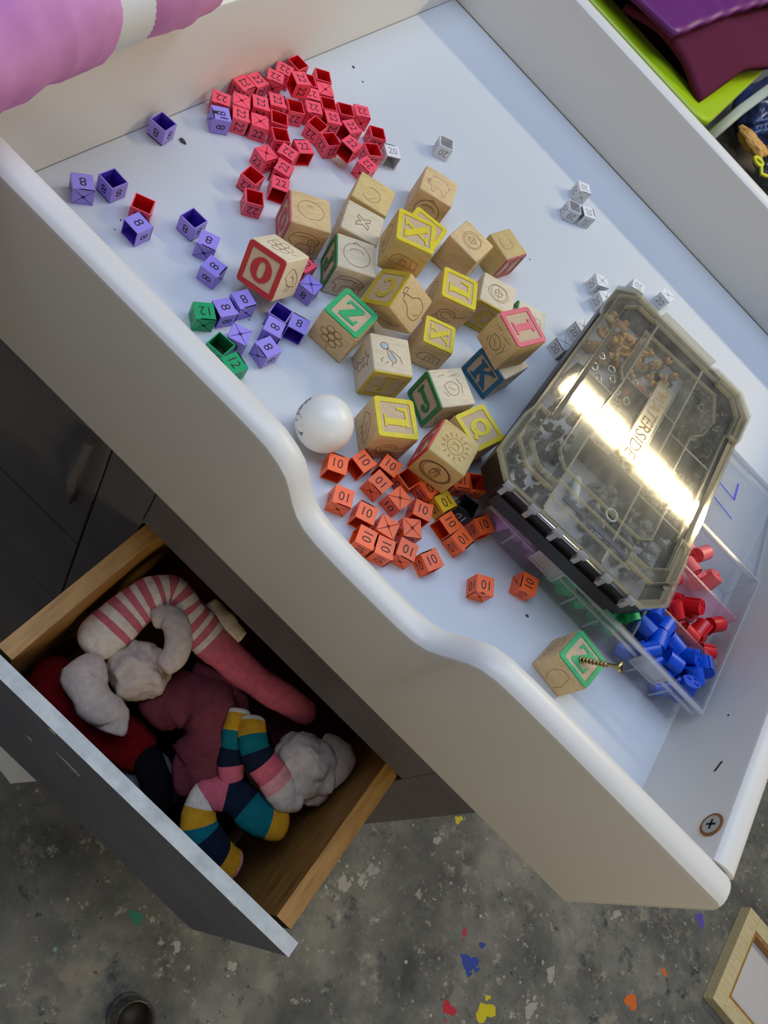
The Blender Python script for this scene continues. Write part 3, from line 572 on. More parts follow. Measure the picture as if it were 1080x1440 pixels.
# name: wood, label, [(face, kind, up, args...)]
BI = {
'B1': ('wood', 'pale block with engraved oval on top, rose-framed side, beside the red cubes', [('T', 'd', 0, 'oval', 'etch_light'), (3, 'l', 0, 'O', 'b_rose'), (2, 'd', 0, 'cow', 'etch')]),
'B2': ('wood_gold', 'golden plain block at the back end of the three-block row', [('T', 'd', 1, 'swirl', 'etch_light')]),
'B3': ('wood_pale', 'pale block with a small outlined X on top, middle of the three-block row', [('T', 'd', 3, 'x_outline', 'etch'), (3, 'd', 0, 'bird', 'etch')]),
'B4': ('wood_pale', 'whitish block with engraved circle on top and green-framed side', [('T', 'd', 0, 'circle', 'etch_light'), (3, 'l', 0, 'J', 'b_dgreen'), (2, 'd', 0, 'cow', 'etch')]),
'B5': ('wood_pale', 'tilted block showing a red O in a red frame', [(3, 'l', 0, 'O', 'b_red'), ('T', 'd', 0, 'flower', 'etch_light'), (2, 'd', 0, 'bird', 'etch')]),
'B6': ('wood', 'block with an engraved pig on top, backmost of the blocks', [('T', 'd', 0, 'pig', 'etch_pink'), (2, 'd', 0, 'circle', 'etch_dark')]),
'B7': ('wood_gold', 'raised block with a yellow X on top and orange-stained front', [('T', 'l', 3, 'X', 'b_yellow'), (3, 'd', 0, 'bird', 'etch'), (2, 'd', 0, 'house', 'b_rose')]),
'B8': ('wood', 'mostly hidden block with a yellow frame behind the raised yellow X block', [('T', 'l', 0, 'C', 'b_yellow')]),
'B9': ('wood', 'block with a light engraved crest on top, beside the golden block with a pink side', [('T', 'd', 1, 'shield', 'etch_light')]),
'B10': ('wood_gold', 'golden block with a pink framed side, rightmost in the back', [(1, 'l', 0, 'I', 'b_rose'), ('T', 'd', 1, 'swirl', 'etch_light')]),
'B11': ('wood', 'block with a yellow L on top near the middle right of the pile', [('T', 'l', 3, 'L', 'b_yellow'), (2, 'd', 0, 'shell', 'etch'), (3, 'd', 0, 'bird', 'etch')]),
'B12': ('wood_pale', 'block with a crest on top and a yellow O on its shaded front', [('T', 'd', 0, 'shield', 'etch_light'), (2, 'l', 0, 'O', 'b_mustard')]),
'B13': ('wood_pale', 'pale block tucked behind the pink I block', [('T', 'd', 0, 'house', 'etch_light'), (3, 'l', 0, 'Z', 'b_dgreen')]),
'B14': ('wood', 'raised block with a pink I on top, standing on the blue K block', [('T', 'l', 3, 'I', 'b_pink'), (3, 'd', 0, 'dash', 'b_dgreen')]),
'B15': ('wood_pale', 'block with a blue K on its front, under the pink I block', [(2, 'l', 0, 'K', 'b_blue'), (1, 'd', 0, 'pig', 'etch')]),
'B16': ('wood', 'smaller block with a yellow X on top in the middle of the pile', [('T', 'l', 3, 'X', 'b_yellow'), (2, 'd', 0, 'house', 'etch')]),
'B17': ('wood_pale', 'whitish block with a green J on its left side', [('T', 'd', 0, 'dash', 'etch_light'), (3, 'l', 3, 'J', 'b_dgreen'), (2, 'd', 0, 'cow', 'etch')]),
'B18': ('wood', 'block with a yellow L on top beside the white ball', [('T', 'l', 3, 'L', 'b_yellow'), (2, 'd', 0, 'shell', 'etch'), (3, 'd', 0, 'bird', 'etch')]),
'B19': ('wood_pale', 'block with a pale blue dragonfly on top and a yellow front', [('T', 'd', 0, 'dragonfly', 'etch'), (2, 'l', 0, 'J', 'b_mustard'), (3, 'd', 0, 'star', 'etch')]),
'B20': ('wood', 'block with a green Z on top, leftmost of the front blocks', [('T', 'l', 0, 'Z', 'b_green'), (2, 'd', 0, 'flower', 'etch')]),
'B21': ('wood', 'block leaning on its neighbours with a yellow C and an engraved pear', [('T', 'l', 2, 'C', 'b_mustard'), (1, 'd', 0, 'pear', 'etch'), (2, 'd', 0, 'bird', 'etch_dark')]),
'B22': ('wood_gold', 'block with an engraved sun on top, resting on the orange cubes', [('T', 'd', 0, 'sun', 'etch_light'), (2, 'd', 0, 'wreath', 'etch_dark'), (3, 'l', 0, 'G', 'b_red')]),
'B23': ('wood', 'block with a yellow Q on top beside the black organizer', [('T', 'l', 0, 'Q', 'b_yellow')]),
'B24': ('wood', 'lone block with a green Z and a brass screw driven into it', [('T', 'l', 0, 'Z', 'b_green'), (2, 'd', 0, 'heart', 'etch_light'), (3, 'd', 0, 'bird', 'etch')]),
}
def rotm(r):
    if isinstance(r, tuple): return Matrix((r[0:3], r[3:6], r[6:9]))
    return Matrix.Rotation(r, 3, 'Z')
_bm = {}
def block_mesh(h, wd):
    k = (round(h, 3), wd)
    if k not in _bm:
        me = MB().box((-h, -h, -h), (h, h, h)).mesh('block', M[wd]); bm = bmesh.new(); bm.from_mesh(me)
        bmesh.ops.bevel(bm, geom=list(bm.edges), offset=.045 * U, segments=3, profile=.5, affect='EDGES'); bm.to_mesh(me); bm.free(); smooth_by_angle(me, .4); _bm[k] = me
    return _bm[k]
for n, (x, y, z, r, h) in BLK.items():
    wd, lab, faces = BI[n]; o = link('alphabet_block', block_mesh(h, wd), None, (x, y, z), rotm(r)); tag(o, lab, 'block', GB)
    for f in faces:
        if f[1] == 'l':
            T = fT(f[0], f[2], h); T = T @ Matrix.Diagonal((2 * h, 2 * h, 1, 1))
            b = MB().ring(rrect(.49, .08), rrect(.375, .045), -.015, .028, 0, T); fr = link('letter_frame', b.mesh('letter_frame', M[f[4]]), o)
            b = MB()
            for k in range(15): b.box((-.37, -.365 + k * .0495, 0), (.37, -.365 + k * .0495 + .03, .010), 0, T)
            link('ridged_panel', b.mesh('ridged_panel', M['ridge']), o)
            b = MB()
            for j, p in enumerate(LET[f[3]]): b.prism([(u * .66, v * .66) for u, v in p], 0, .028 + .0006 * (j % 7), 0, T)
            link('letter', b.mesh('letter', M[f[4]]), o)
        else:
            T = fT(f[0], f[2], h) @ Matrix.Diagonal((2 * h, 2 * h, 1, 1)); b = MB()
            for p in DRW[f[3]]: ribbon(b, p, .016, .004, T)
            if f[3] == 'dragonfly':
                b2 = MB()
                for e in (ell(-.16, .2, .08, .07, 12)[:-1], [(-.06, .06), (.02, -.02), (.07, -.15), (.02, -.19), (-.05, -.1)]): b2.add([(u, v, .003) for u, v in e], [tuple(range(len(e)))], 0, T)
                link('blue_tint', b2.mesh('blue_tint', M['etch_blue'], fix=False), o)
            link('engraving', b.mesh('engraving', M[f[4]], fix=False), o)
# screw in the lone block
P0 = Vector((15.50, -16.88, .955)); P1 = Vector((15.98, -16.92, 1.8)); d = (P1 - P0); L = d.length; qd = d.to_track_quat('Z', 'Y').to_matrix()
so = link('wood_screw', MB().lathe([(.034, -.25), (.038, L * .68), (.044, L * .7), (.044, L * .86), (.12, L * .97), (.13, L), (.0001, L)], 12).mesh('wood_screw', M['brass'], True), None, P0, qd)
tag(so, 'brass coloured wood screw standing in the green Z block', 'screw')
hx = [(.056 * math.cos(a) , .056 * math.sin(a), a / (2 * PI) * .085) for a in [2 * PI * i / 10 for i in range(int(10 * L * .68 / .085))]]
link('thread', MB().tube(hx, .018, 5).mesh('thread', M['brass'], True), so)
link('cross_recess', MB().box((-.07, -.015, L + .001), (.07, .015, L + .006)).box((-.015, -.07, L + .001), (.015, .07, L + .006)).mesh('cross_recess', M['dark_gap']), so)

# ---------------------------------------------------------------- size-tag cubes
h = .218; tw = .022
def shell_mesh(col):
    b = MB(); i = h - tw
    for s_ in range(4):
        T = Matrix.Rotation(PI / 2 * s_, 4, 'Z')
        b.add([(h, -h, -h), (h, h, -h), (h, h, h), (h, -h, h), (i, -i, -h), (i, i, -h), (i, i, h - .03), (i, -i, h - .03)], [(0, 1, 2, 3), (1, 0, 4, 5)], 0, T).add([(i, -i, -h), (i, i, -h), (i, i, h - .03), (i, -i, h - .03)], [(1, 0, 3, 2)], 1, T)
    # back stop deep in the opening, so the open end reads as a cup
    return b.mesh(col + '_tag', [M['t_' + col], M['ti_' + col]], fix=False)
def cap_mesh(col):
    b = MB(); g = .008; c = .035
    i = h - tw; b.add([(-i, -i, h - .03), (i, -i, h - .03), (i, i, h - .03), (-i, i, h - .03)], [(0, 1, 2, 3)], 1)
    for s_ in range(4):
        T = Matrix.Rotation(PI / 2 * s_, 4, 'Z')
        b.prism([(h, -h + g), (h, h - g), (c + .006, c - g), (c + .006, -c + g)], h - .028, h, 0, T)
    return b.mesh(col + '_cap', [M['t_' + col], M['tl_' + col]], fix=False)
def slit_mesh():
    return None
def num_mesh(s, inkm, size=.218):
    vs, fs = text_polys(s); b = MB(); sx = .92 if len(s) > 1 else 1.05
    for n_ in ((1, 0, 0), (0, 1, 0), (-1, 0, 0), (0, -1, 0)):
        T = face_T(n_, (0, 0, 1), h + .0022); b.add([(u * size * sx, v * size, 0) for u, v in vs], fs, 0, T)
    return b.mesh('number', M[inkm], fix=False)
NUM = {'r': ('red', '22', 'ink'), 'p': ('purple', '8', 'ink'), 'o': ('orange', '10', 'ink'), 'g': ('green', '12', 'ink'), 'w': ('white', '20', 'ink_grey'), 'y': ('yellow', '10', 'ink'), 'b': ('black', '10', 'ink_white')}
SH = {k: shell_mesh(v[0]) for k, v in NUM.items()}; CP = {k: cap_mesh(v[0]) for k, v in NUM.items()}; NM = {k: num_mesh(v[1], v[2]) for k, v in NUM.items()}
TL = {
'r1': 'against the left wall behind the inked purple cube', 'r2': 'touching the left wall, second along it from the purple cube', 'r3': 'touching the left wall, third along it from the purple cube', 'r4': 'beside the wall under the raised cube, fourth along the wall', 'r5': 'half covered by the raised cube at the wall', 'r6': 'at the back tip of the red pile', 'r7': 'at the upper right of the red pile, beside the X end', 'r8': 'just below the open cube on the pile\'s upper right rim', 'r9': 'lying on top of the red pile', 'r10': 'half hidden to the right of the raised cube', 'r11': 'in the middle of the red pile, right of the dark open cube', 'r12': 'below the X end on the right rim of the pile', 'r13': 'in the shade right below the raised cube', 'r14': 'between two open cubes at the right rim of the pile', 'r15': 'at the right rim, next to the rightmost 22 cube', 'r16': 'rightmost on the upper edge of the red pile', 'r17': 'turned sideways below the open cube at the right', 'r18': 'leaning on the open cube at the lower middle', 'r19': 'rightmost of the open red cubes, above the white 20 cube', 'r20': 'next to the white 20 cube', 'r21': 'closest to the golden block, below the open cube', 'r22': 'standing apart at the lower middle of the pile, rotated like a diamond', 'r23': 'at the lower edge of the pile with the leaning cube on it', 'r24': 'with its open side facing front, in the lower left string', 'r25': 'in the lower left string, left of the front-opening cube', 'r26': 'at the top of the lower left string, X end up', 'r27': 'slanting in the lower left string below the flat 22 cube', 'r28': 'in the lower left string, opening toward the purple cubes', 'r29': 'frontmost of the red cubes, number facing front', 'r30': 'touching the block with the engraved oval', 'r31': 'X end up beside the inked purple cube', 'r32': 'right of the inked purple cube with 22 on top and front', 'r33': 'X end up with 22 on its front, lower left of the pile', 'r34': 'in the second row, above the X cube with 22 in front', 'r35': 'in the second row, left of the dark open cube', 'r36': 'upper of the two open cubes in the left middle', 'r37': 'lower of the two open cubes in the left middle', 'r38': 'away from the pile, behind a purple cube on the left', 'r39': 'peeking out behind the tilted red O block', 'r40': 'mostly hidden behind the raised cube',
'p1': 'near the front left corner of the tray, leftmost of all', 'p2': 'second from the front left corner, opening up', 'p3': 'standing against the left wall', 'p4': 'with ink smears leaning on the red pile', 'p5': 'in front of the lone red cube', 'p6': 'opening up, in the left middle of the tray', 'p7': 'below the open cube in the left middle', 'p8': 'alone left of the tilted red O block', 'p9': 'right next to the tilted red O block, behind its pair', 'p10': 'touching the green 12 cube', 'p11': 'X end up in front of the pair by the green cube', 'p12': 'opening up, in front of the tilted red O block', 'p13': 'between the upturned open cube and the front one', 'p14': 'opening to the front, left of the green Z block', 'p15': 'frontmost of the purple cubes', 'p16': 'X end up, right of the tilted red O block',
'g1': 'upright near the front rail with an X slit in front', 'g2': 'opening up, half hidden by the front rail', 'g3': 'lowest at the front rail, half hidden',
'o1': 'under the white ball, leftmost of the orange heap', 'o2': 'second from the white ball, opening to the front', 'o3': 'below the yellow L block', 'o4': 'upside-down 10, third row start below the yellow L block', 'o5': 'X end up with 10 in front, mid heap', 'o6': 'at the front rail dip, upside-down 10', 'o7': 'second along the front rail dip, opening front', 'o8': 'X end up along the front rail', 'o9': 'X end up, right of the other X cube by the rail', 'o10': 'opening front, in the middle right of the heap', 'o11': 'cut off by the front rail', 'o12': 'along the front rail, right of the cut-off one', 'o13': 'third along the front rail with a slit at the front', 'o14': 'frontmost at the right end of the heap', 'o15': 'opening to the left next to the black cube', 'o16': 'showing two 10s, below the black cube', 'o17': 'touching the clear bin, showing two 10s', 'o18': 'alone on the bare tray floor, left of the two strays', 'o19': 'alone beside the clear bin, right of the two strays', 'o20': 'opening up under the edge of the sun block', 'o21': 'under the front corner of the sun block', 'o22': 'opening up in the shade beside the black organizer', 'o23': 'hidden in the shade under the sun block',
'y1': 'between the sun block and the black cube', 'b1': 'with white digits beside the orange heap',
'w1': 'alone behind the pig block', 'w2': 'top of the three near the back shadow line', 'w3': 'left of the three near the back shadow line, opening up', 'w4': 'right of the three near the back shadow line', 'w5': 'touching the red pile', 'w6': 'left behind the organizer corner, two numbered sides in view', 'w7': 'partly under the organizer lid edge', 'w8': 'beside the organizer\'s left edge', 'w9': 'just behind the organizer corner, number up', 'w10': 'rightmost behind the organizer', 'w11': 'lowest along the organizer\'s left edge'}
DIR = {0: Vector((0, 1, 0)), 1: Vector((1, 0, 0)), 2: Vector((0, -1, 0)), 3: Vector((-1, 0, 0))}
slit = slit_mesh()
for n, (x, y, z, r, up) in TAG.items():
    k = n[0]; R = rotm(r)
    if up == 'U': A = Matrix.Identity(3)
    elif up == 'D': A = Matrix.Rotation(PI, 3, 'X')
    else:
        zz = DIR[up]; yy = Vector((0, 0, 1)); xx = yy.cross(zz); A = Matrix((xx, yy, zz)).transposed()
    o = link('size_cube', SH[k], None, (x, y, z), R @ A); st = {'U': 'X end up', 'D': 'open end up'}.get(up, 'number up')
    lab = '%s %s cube, %s, %s' % (NUM[k][0], NUM[k][1], st, TL[n])
    if len(lab.split()) > 16: lab = '%s %s cube, %s' % (NUM[k][0], NUM[k][1], TL[n])
    tag(o, lab, 'cube', 'numbered plastic size cubes')
    link('slit_cap', CP[k], o); link('number_print', NM[k], o)
    if n == 'p4':
        b = MB(); T = face_T((-1, 0, 0), (0, 0, 1), h + .003)
        T = face_T((0, 1, 0), (0, 0, 1), h + .003); b.box((-.05, .09, 0), (.05, .2, .001), 0, T).box((-.16, -.14, 0), (-.12, .05, .001), 0, T); link('ink_smear', b.mesh('ink_smear', M['ink']), o)
# ---------------------------------------------------------------- ball, crumbs
bl = link('ball', (lambda me: me)(MB().lathe([(max(.0001, .63 * math.sin(PI * i / 24)), -.63 * math.cos(PI * i / 24)) for i in range(25)], 32).mesh('ball', M['ball'], True)), None, (8.05, -17.12, .635)); tag(bl, 'white ball with a grey leaf print by the front rail', 'ball')
def on_ball(pts, c, upv, r=.633):
    c = Vector(c).normalized(); u = Vector(upv).cross(c).normalized(); v = c.cross(u); out = []
    for a, b_ in pts: q_ = (c + u * a + v * b_).normalized() * r; out.append(tuple(q_))
    return out
b = MB()
for c0, pts in (((-.506, -.847, .105), [(-.06, .34), (.1, .2), (.16, -.02), (.1, -.22), (-.02, -.3), (-.1, -.16), (-.12, .12)]), ((-.66, -.70, -.24), [(0, .3), (.12, .1), (.1, -.16), (0, -.3), (-.1, -.12), (-.1, .12)]), ((-.85, -.5, .11), [(-.05, .12), (.06, .12), (.08, 0), (.0, -.1), (-.08, -.04)]), ((-.88, -.36, .22), [(-.04, .08), (.06, .08), (.05, -.05), (-.05, -.06)]), ((-.88, -.2, .36), [(-.03, .08), (.05, .08), (.05, -.05), (-.04, -.06)]), ((-.84, -.06, .44), [(-.03, .05), (.03, .06), (.04, -.04), (-.04, -.05)])):
    q_ = on_ball([(a_ * 1.35, b_ * 1.35) for a_, b_ in pts], c0, (-.71, .59, .37)); b.add(q_, [tuple(range(len(q_)))])
link('leaf_print', b.mesh('leaf_print', M['leaf'], fix=False), bl)
for i, (x, y, s_) in enumerate([(.71, -13.78, .085), (.76, -6.86, .05), (1.27, -7.01, .03), (14.32, -16.36, .05), (1.77, -16.73, .025), (1.89, -17.02, .02), (6.21, -14.83, .025), (5.13, -16.12, .025), (8.31, -7.04, .025)]):
    q_ = random.Random(i); b = MB(); p = [(s_ * (1 + q_.uniform(-.4, .4)) * math.cos(a), .6 * s_ * (1 + q_.uniform(-.4, .4)) * math.sin(a)) for a in [k * PI / 4 for k in range(8)]]
    b.prism(p, 0, s_ * .5); o = link('crumb', b.mesh('crumb', M['crumb']), None, (x, y, 0)); lab = {0: 'largest dark crumb, beside the purple cube at the left wall', 3: 'dark crumb on the tray floor near the lone screw block'}.get(i, 'tiny dark speck of dirt on the white tray floor'); tag(o, lab, 'crumb', 'specks on the tray floor')

# ---------------------------------------------------------------- clear bin under the organizer
bx0, bx1, by0, by1, bz = 11.9, 18.58, -15.5, -11.0, 1.1
bn = empty('parts_bin', (bx0, by0, 0), 'frosted clear compartment bin with coloured plugs at the right wall', 'bin')
o3 = (-bx0, -by0, 0)
def bp(name, b, m): return link(name, b.mesh(name, M[m]), bn, o3)
t_ = .06
bp('bin_floor', MB().box((bx0, by0, .01), (bx1, by1, .07)), 'bin')
bp('bin_wall', MB().box((bx0, by0, .07), (bx1, by0 + t_, bz)), 'bin'); bp('bin_wall', MB().box((bx0, by1 - t_, .07), (bx1, by1, bz)), 'bin')
bp('bin_wall', MB().box((bx0, by0 + t_, .07), (bx0 + t_, by1 - t_, bz)), 'bin'); bp('bin_wall', MB().box((bx1 - t_, by0 + t_, .07), (bx1, by1 - t_, bz)), 'bin')
bp('bin_rim', MB().ring([(bx0 - .05, by0 - .1), (bx1 + .05, by0 - .1), (bx1 + .05, by1 + .05), (bx0 - .05, by1 + .05)], [(bx0 + .0, by0 + .0), (bx1 - .0, by0 + .0), (bx1 - .0, by1 - .0), (bx0 + .0, by1 - .0)], bz - .06, bz), 'bin_edge')
bp('bin_lip', MB().box((bx0, by0 - .07, bz - .32), (13.35, by0, bz - .28)).box((14.15, by0 - .07, bz - .32), (16.7, by0, bz - .28)).box((17.5, by0 - .07, bz - .32), (bx1, by0, bz - .28)), 'bin_edge')
for a in (13.35, 16.7): bp('latch_tab', MB().box((a, by0 - .12, bz - .52), (a + .8, by0 - .06, bz - .46)).box((a, by0 - .12, bz - .52), (a + .05, by0 - .06, bz - .06)).box((a + .75, by0 - .12, bz - .52), (a + .8, by0 - .06, bz - .06)).box((a, by0 - .09, bz - .46), (a + .8, by0 - .07, bz - .06)), 'bin_edge')
bp('divider', MB().box((bx0 + t_, -14.12, .07), (bx1 - t_, -14.06, bz - .05)), 'bin'); bp('divider', MB().box((bx0 + t_, -12.56, .07), (bx1 - t_, -12.5, bz - .05)), 'bin_pink')
for a in (13.95, 16.25): bp('divider', MB().box((a, by0 + t_, .07), (a + .05, -14.12, bz - .08)), 'bin')
bp('divider', MB().box((16.1, -14.06, .07), (16.15, -12.56, bz - .08)), 'bin_pink')
for a in (12.75, 14.75, 15.5, 17.0, 17.8): bp('slot_rib', MB().box((a, by0 - .03, .12), (a + .05, by0, .7)), 'bin_edge')
# the lid, hinged back onto the tray floor
ang = math.atan2(-.77, 4.5); T = Matrix.Translation((0, by1 + .06, bz - .2)) @ Matrix.Rotation(ang, 4, 'X')
ld = link('bin_lid', MB().box((bx0, .0, -.03), (bx1, 4.45, .03), 0, T).mesh('bin_lid', M['bin_lid']), bn, o3)
link('lid_rim', MB().box((bx0, 4.4, -.03), (bx1, 4.46, .14), 0, T).box((bx1 - .06, 0, .03), (bx1, 4.4, .14), 0, T).box((bx0, 0, .03), (bx0 + .06, 4.4, .14), 0, T).mesh('lid_rim', M['bin_edge']), ld)
link('lid_mark', MB().box((18.1, .2, .031), (18.16, .8, .036), 0, T).box((17.9, .42, .031), (18.4, .47, .036), 0, T).mesh('lid_mark', M['bin_edge']), ld)
link('lid_catch', MB().box((16.6, 4.2, .031), (17.5, 4.26, .06), 0, T).mesh('lid_catch', M['bin_edge']), ld)
HAND = None
def plug_mesh(m, r=.2, l=.42):
    b = MB().lathe([(r, -l / 2), (r, l / 2 - .05), (r * .92, l / 2 - .03), (.0001, l / 2 - .03)], 14)
    for k in range(4):
        a = [k * PI / 2 + .28 + i * (PI / 2 - .56) / 4 for i in range(5)]; p = [(.055 * math.cos(k * PI / 2 + PI / 4), .055 * math.sin(k * PI / 2 + PI / 4))] + [(r * .8 * math.cos(t), r * .8 * math.sin(t)) for t in a]
        b.prism(p, l / 2 - .04, l / 2 - .005)
    ro = [(r * math.cos(2 * PI * i / 14), r * math.sin(2 * PI * i / 14)) for i in range(14)]; b.ring(ro, [(x * .86, y * .86) for x, y in ro], l / 2 - .06, l / 2)
    b.box((r * .9, -.04, -l / 2), (r * 1.12, .04, l / 2 - .02))
    return smooth_by_angle(b.mesh('plug', M[m]), .6)
def scatter(n, x0, x1, y0, y1, zs, dmin, seed):
    q = random.Random(seed); out = []
    for z in zs:
        lay = []; tries = 0
        while len(lay) < n and tries < 3000:
            tries += 1; p = (q.uniform(x0, x1), q.uniform(y0, y1), z + q.uniform(-.02, .02))
            if all((p[0] - a[0]) ** 2 + (p[1] - a[1]) ** 2 > dmin ** 2 for a in lay): lay.append(p)
        out += lay
    return out
def fill(name, me, pts, seed, lab, cat, grp, tilt=1.0):
    q = random.Random(seed)
    for p in pts:
        o = link(name, me, None, p, (Matrix.Rotation(q.uniform(0, 6.28), 3, 'Z') @ Matrix.Rotation(q.choice((0.5, 1.2, 1.57, 1.57, 1.9)) * tilt, 3, 'X') @ Matrix.Rotation(q.uniform(0, 6.28), 3, 'Z'))); tag(o, lab, cat, grp)
fill('round_plug', plug_mesh('blue_plug'), scatter(13, 16.5, 18.32, -15.24, -14.34, (.3, .62, .92), .40, 1), 1, 'blue round plastic plug in the front right compartment of the bin', 'plug', 'blue plugs in the bin')
fill('round_plug', plug_mesh('red_plug'), scatter(9, 16.45, 18.3, -13.8, -12.8, (.32, .72), .46, 2), 2, 'red round plastic plug in the second row of the bin', 'plug', 'red plugs in the bin')
fill('round_plug', plug_mesh('coral_plug'), scatter(6, 15.4, 17.9, -12.2, -11.3, (.32, .74), .5, 3), 3, 'coral round plastic plug in the back row of the bin', 'plug', 'coral plugs in the bin')
fill('round_plug', plug_mesh('green_plug'), scatter(12, 14.2, 16.05, -15.24, -14.34, (.3, .62, .9), .42, 4), 4, 'green round plastic plug in the front middle compartment of the bin', 'plug', 'green plugs in the bin')
fill('round_plug', plug_mesh('purple_plug'), scatter(11, 12.15, 13.75, -15.24, -14.34, (.3, .62, .86), .42, 5), 5, 'purple round plastic plug in the front left compartment of the bin', 'plug', 'purple plugs in the bin')
# marker writing on the opened lid
def lid_pt(x, y): return T @ Vector((x, y, .034))
b = MB()
T_lid = T
for pts in MARK:
    for (x0, y0), (x1, y1) in zip(pts[:-1], pts[1:]): b.add([(x, y, .034) for x, y in seg(x0, y0, x1, y1, .07)], [(0, 1, 2, 3)], 0, T)
link('marker_stroke', b.mesh('marker_stroke', M['marker'], fix=False), ld)['label'] = 'blue handwritten 12 on the lid'

# ---------------------------------------------------------------- black organizer with clear lid
oz = 1.12
og = empty('parts_organizer', (13.34, -11.5, oz), 'black parts organizer with a scratched clear lid lying on the bin', 'organizer', rot=Matrix.Rotation(math.radians(3.5), 3, 'Z'))
def octo(hx, hy, c, ins=0.0, notch=0.0):
    x, y = hx - ins, hy - ins; c = c - ins * .41
    p = [(-x, -y + c), (-x + c, -y), (x - c, -y), (x, -y + c)]
    if notch: p += [(x, -2.3), (x - notch, -2.0), (x - notch, 2.3), (x, 2.55)]
    p += [(x, y - c), (x - c, y)]
    if notch: p += [(1.1, y), (.9, y - .12), (-1.1, y - .12), (-1.3, y)]
    p += [(-x + c, y), (-x, y - c)]
    if notch: p += [(-x, 2.55), (-x + notch, 2.3), (-x + notch, -2.0), (-x, -2.3)]
    return p
HXo, HYo = 2.56, 4.2
base = MB(); lo = octo(HXo, HYo, .52, .12); hi = octo(HXo, HYo, .52, .03); n_ = len(lo); zt = .84
base.add([(x, y, 0) for x, y in lo] + [(x, y, zt) for x, y in hi], [(i, (i + 1) % n_, n_ + (i + 1) % n_, n_ + i) for i in range(n_)] + [tuple(range(n_ - 1, -1, -1))])
li = octo(HXo, HYo, .52, .2); base.add([(x, y, .06) for x, y in li] + [(x, y, zt) for x, y in li], [((i + 1) % n_, i, n_ + i, n_ + (i + 1) % n_) for i in range(n_)] + [tuple(range(n_))])
base.ring(hi, li, zt - .03, zt)
link('base', base.mesh('base', M['blackplastic'], fix=False), og)
link('inner_tray', MB().prism(octo(HXo, HYo, .52, .23), .062, .085).mesh('inner_tray', mat('grey_liner', (186, 184, 190), .5)), og)
link('front_skid', MB().box((-1.9, -HYo - .02, .05), (1.7, -HYo + .12, .45)).mesh('front_skid', M['blackplastic']), og)
for a in (-1.0, .75): link('divider', MB().box((a, -3.9, .06), (a + .05, 3.9, zt - .04)).mesh('divider', M['grey_bit']), og)
for a, x0, x1 in ((-1.3, -.95, .75), (1.3, -.95, .75), (-1.55, .8, 2.2), (.9, .8, 2.2), (.4, -2.2, -1.0)): link('divider', MB().box((x0, a, .06), (x1, a + .05, zt - .04)).mesh('divider', M['grey_bit']), og)
zl = .98
lid = link('lid', MB().prism(octo(HXo, HYo, .52, 0, .07), zl - .05, zl).mesh('lid', M['lid']), og)
link('lid_flange', MB().ring(octo(HXo, HYo, .52, 0, .07), octo(HXo, HYo, .52, .07, .07), .845, zl - .05).mesh('lid_flange', M['lid_rib']), lid)
def rib(name, pts, w=.05, hgt=.06, closed=False, m='lid_rib', z=None):
    b = MB(); pts = list(pts) + ([pts[0]] if closed else []); z = zl if z is None else z
    for (x0, y0), (x1, y1) in zip(pts[:-1], pts[1:]):
        dx, dy = x1 - x0, y1 - y0; l = math.hypot(dx, dy); nx, ny = -dy / l * w / 2, dx / l * w / 2; ex, ey = dx / l * w * .35, dy / l * w * .35
        x0 -= ex; y0 -= ey; x1 += ex; y1 += ey
        b.add([(x0 + nx, y0 + ny, z), (x0 - nx, y0 - ny, z), (x1 - nx, y1 - ny, z), (x1 + nx, y1 + ny, z), (x0 + nx * .4, y0 + ny * .4, z + hgt), (x0 - nx * .4, y0 - ny * .4, z + hgt), (x1 - nx * .4, y1 - ny * .4, z + hgt), (x1 + nx * .4, y1 + ny * .4, z + hgt)],
              [(0, 3, 2, 1), (4, 5, 6, 7), (0, 1, 5, 4), (1, 2, 6, 5), (2, 3, 7, 6), (3, 0, 4, 7)])
    return link(name, b.mesh(name, M[m]), lid)
mx = lambda P: [(-x, y) for x, y in P]
panel = [(-1.26, 2.95), (-1.28, 1.07), (-1.05, .77), (-1.16, -.81), (-1.46, -1.1), (-1.46, -2.5), (-1.15, -2.84), (1.2, -2.84), (1.46, -2.6), (1.46, -1.1), (1.18, -.75), (1.2, 1.06), (1.47, 1.44), (1.6, 2.2), (1.3, 3.1)]
link('raised_panel', MB().prism(panel, zl, zl + .05).mesh('raised_panel', M['lid']), lid)
rib('panel_rib', panel, .05, .085, True)
for P in ([(-2.4, -1.95), (-2.4, -3.1), (-1.88, -3.62), (-1.14, -3.62), (-1.14, -3.36), (-1.66, -3.36), (-2.12, -2.95), (-2.12, -1.95)], [(-2.4, 2.2), (-2.4, 3.2), (-1.9, 3.8), (-1.2, 3.8), (-1.2, 3.5), (-1.75, 3.5), (-2.1, 3.05), (-2.1, 2.2)]):
    for Q in (P, mx(P)):
        link('corner_guard', MB().prism(Q, zl, zl + .09).mesh('corner_guard', M['lid']), lid); rib('corner_rib', Q, .045, .13, True)
rib('edge_rib', [(-2.05, 2.1), (-2.05, -1.9)], .05, .07); rib('edge_rib', [(2.05, 2.1), (2.05, -1.9)], .05, .07); rib('edge_rib', [(-1.1, -3.72), (1.3, -3.72)], .05, .07); rib('edge_rib', [(-1.1, -3.2), (1.2, -3.2)], .05, .07); rib('edge_rib', [(-1.2, 3.62), (1.2, 3.62)], .12, .07)
for P in ([(-2.02, 2.1), (-1.9, 2.1), (-1.9, -1.9), (-2.02, -1.9)], [(2.22, 2.4), (2.34, 2.4), (2.34, -3.4), (2.22, -3.4)]): link('dark_slot', MB().prism(P, zl, zl + .012).mesh('dark_slot', M['blackplastic']), lid)
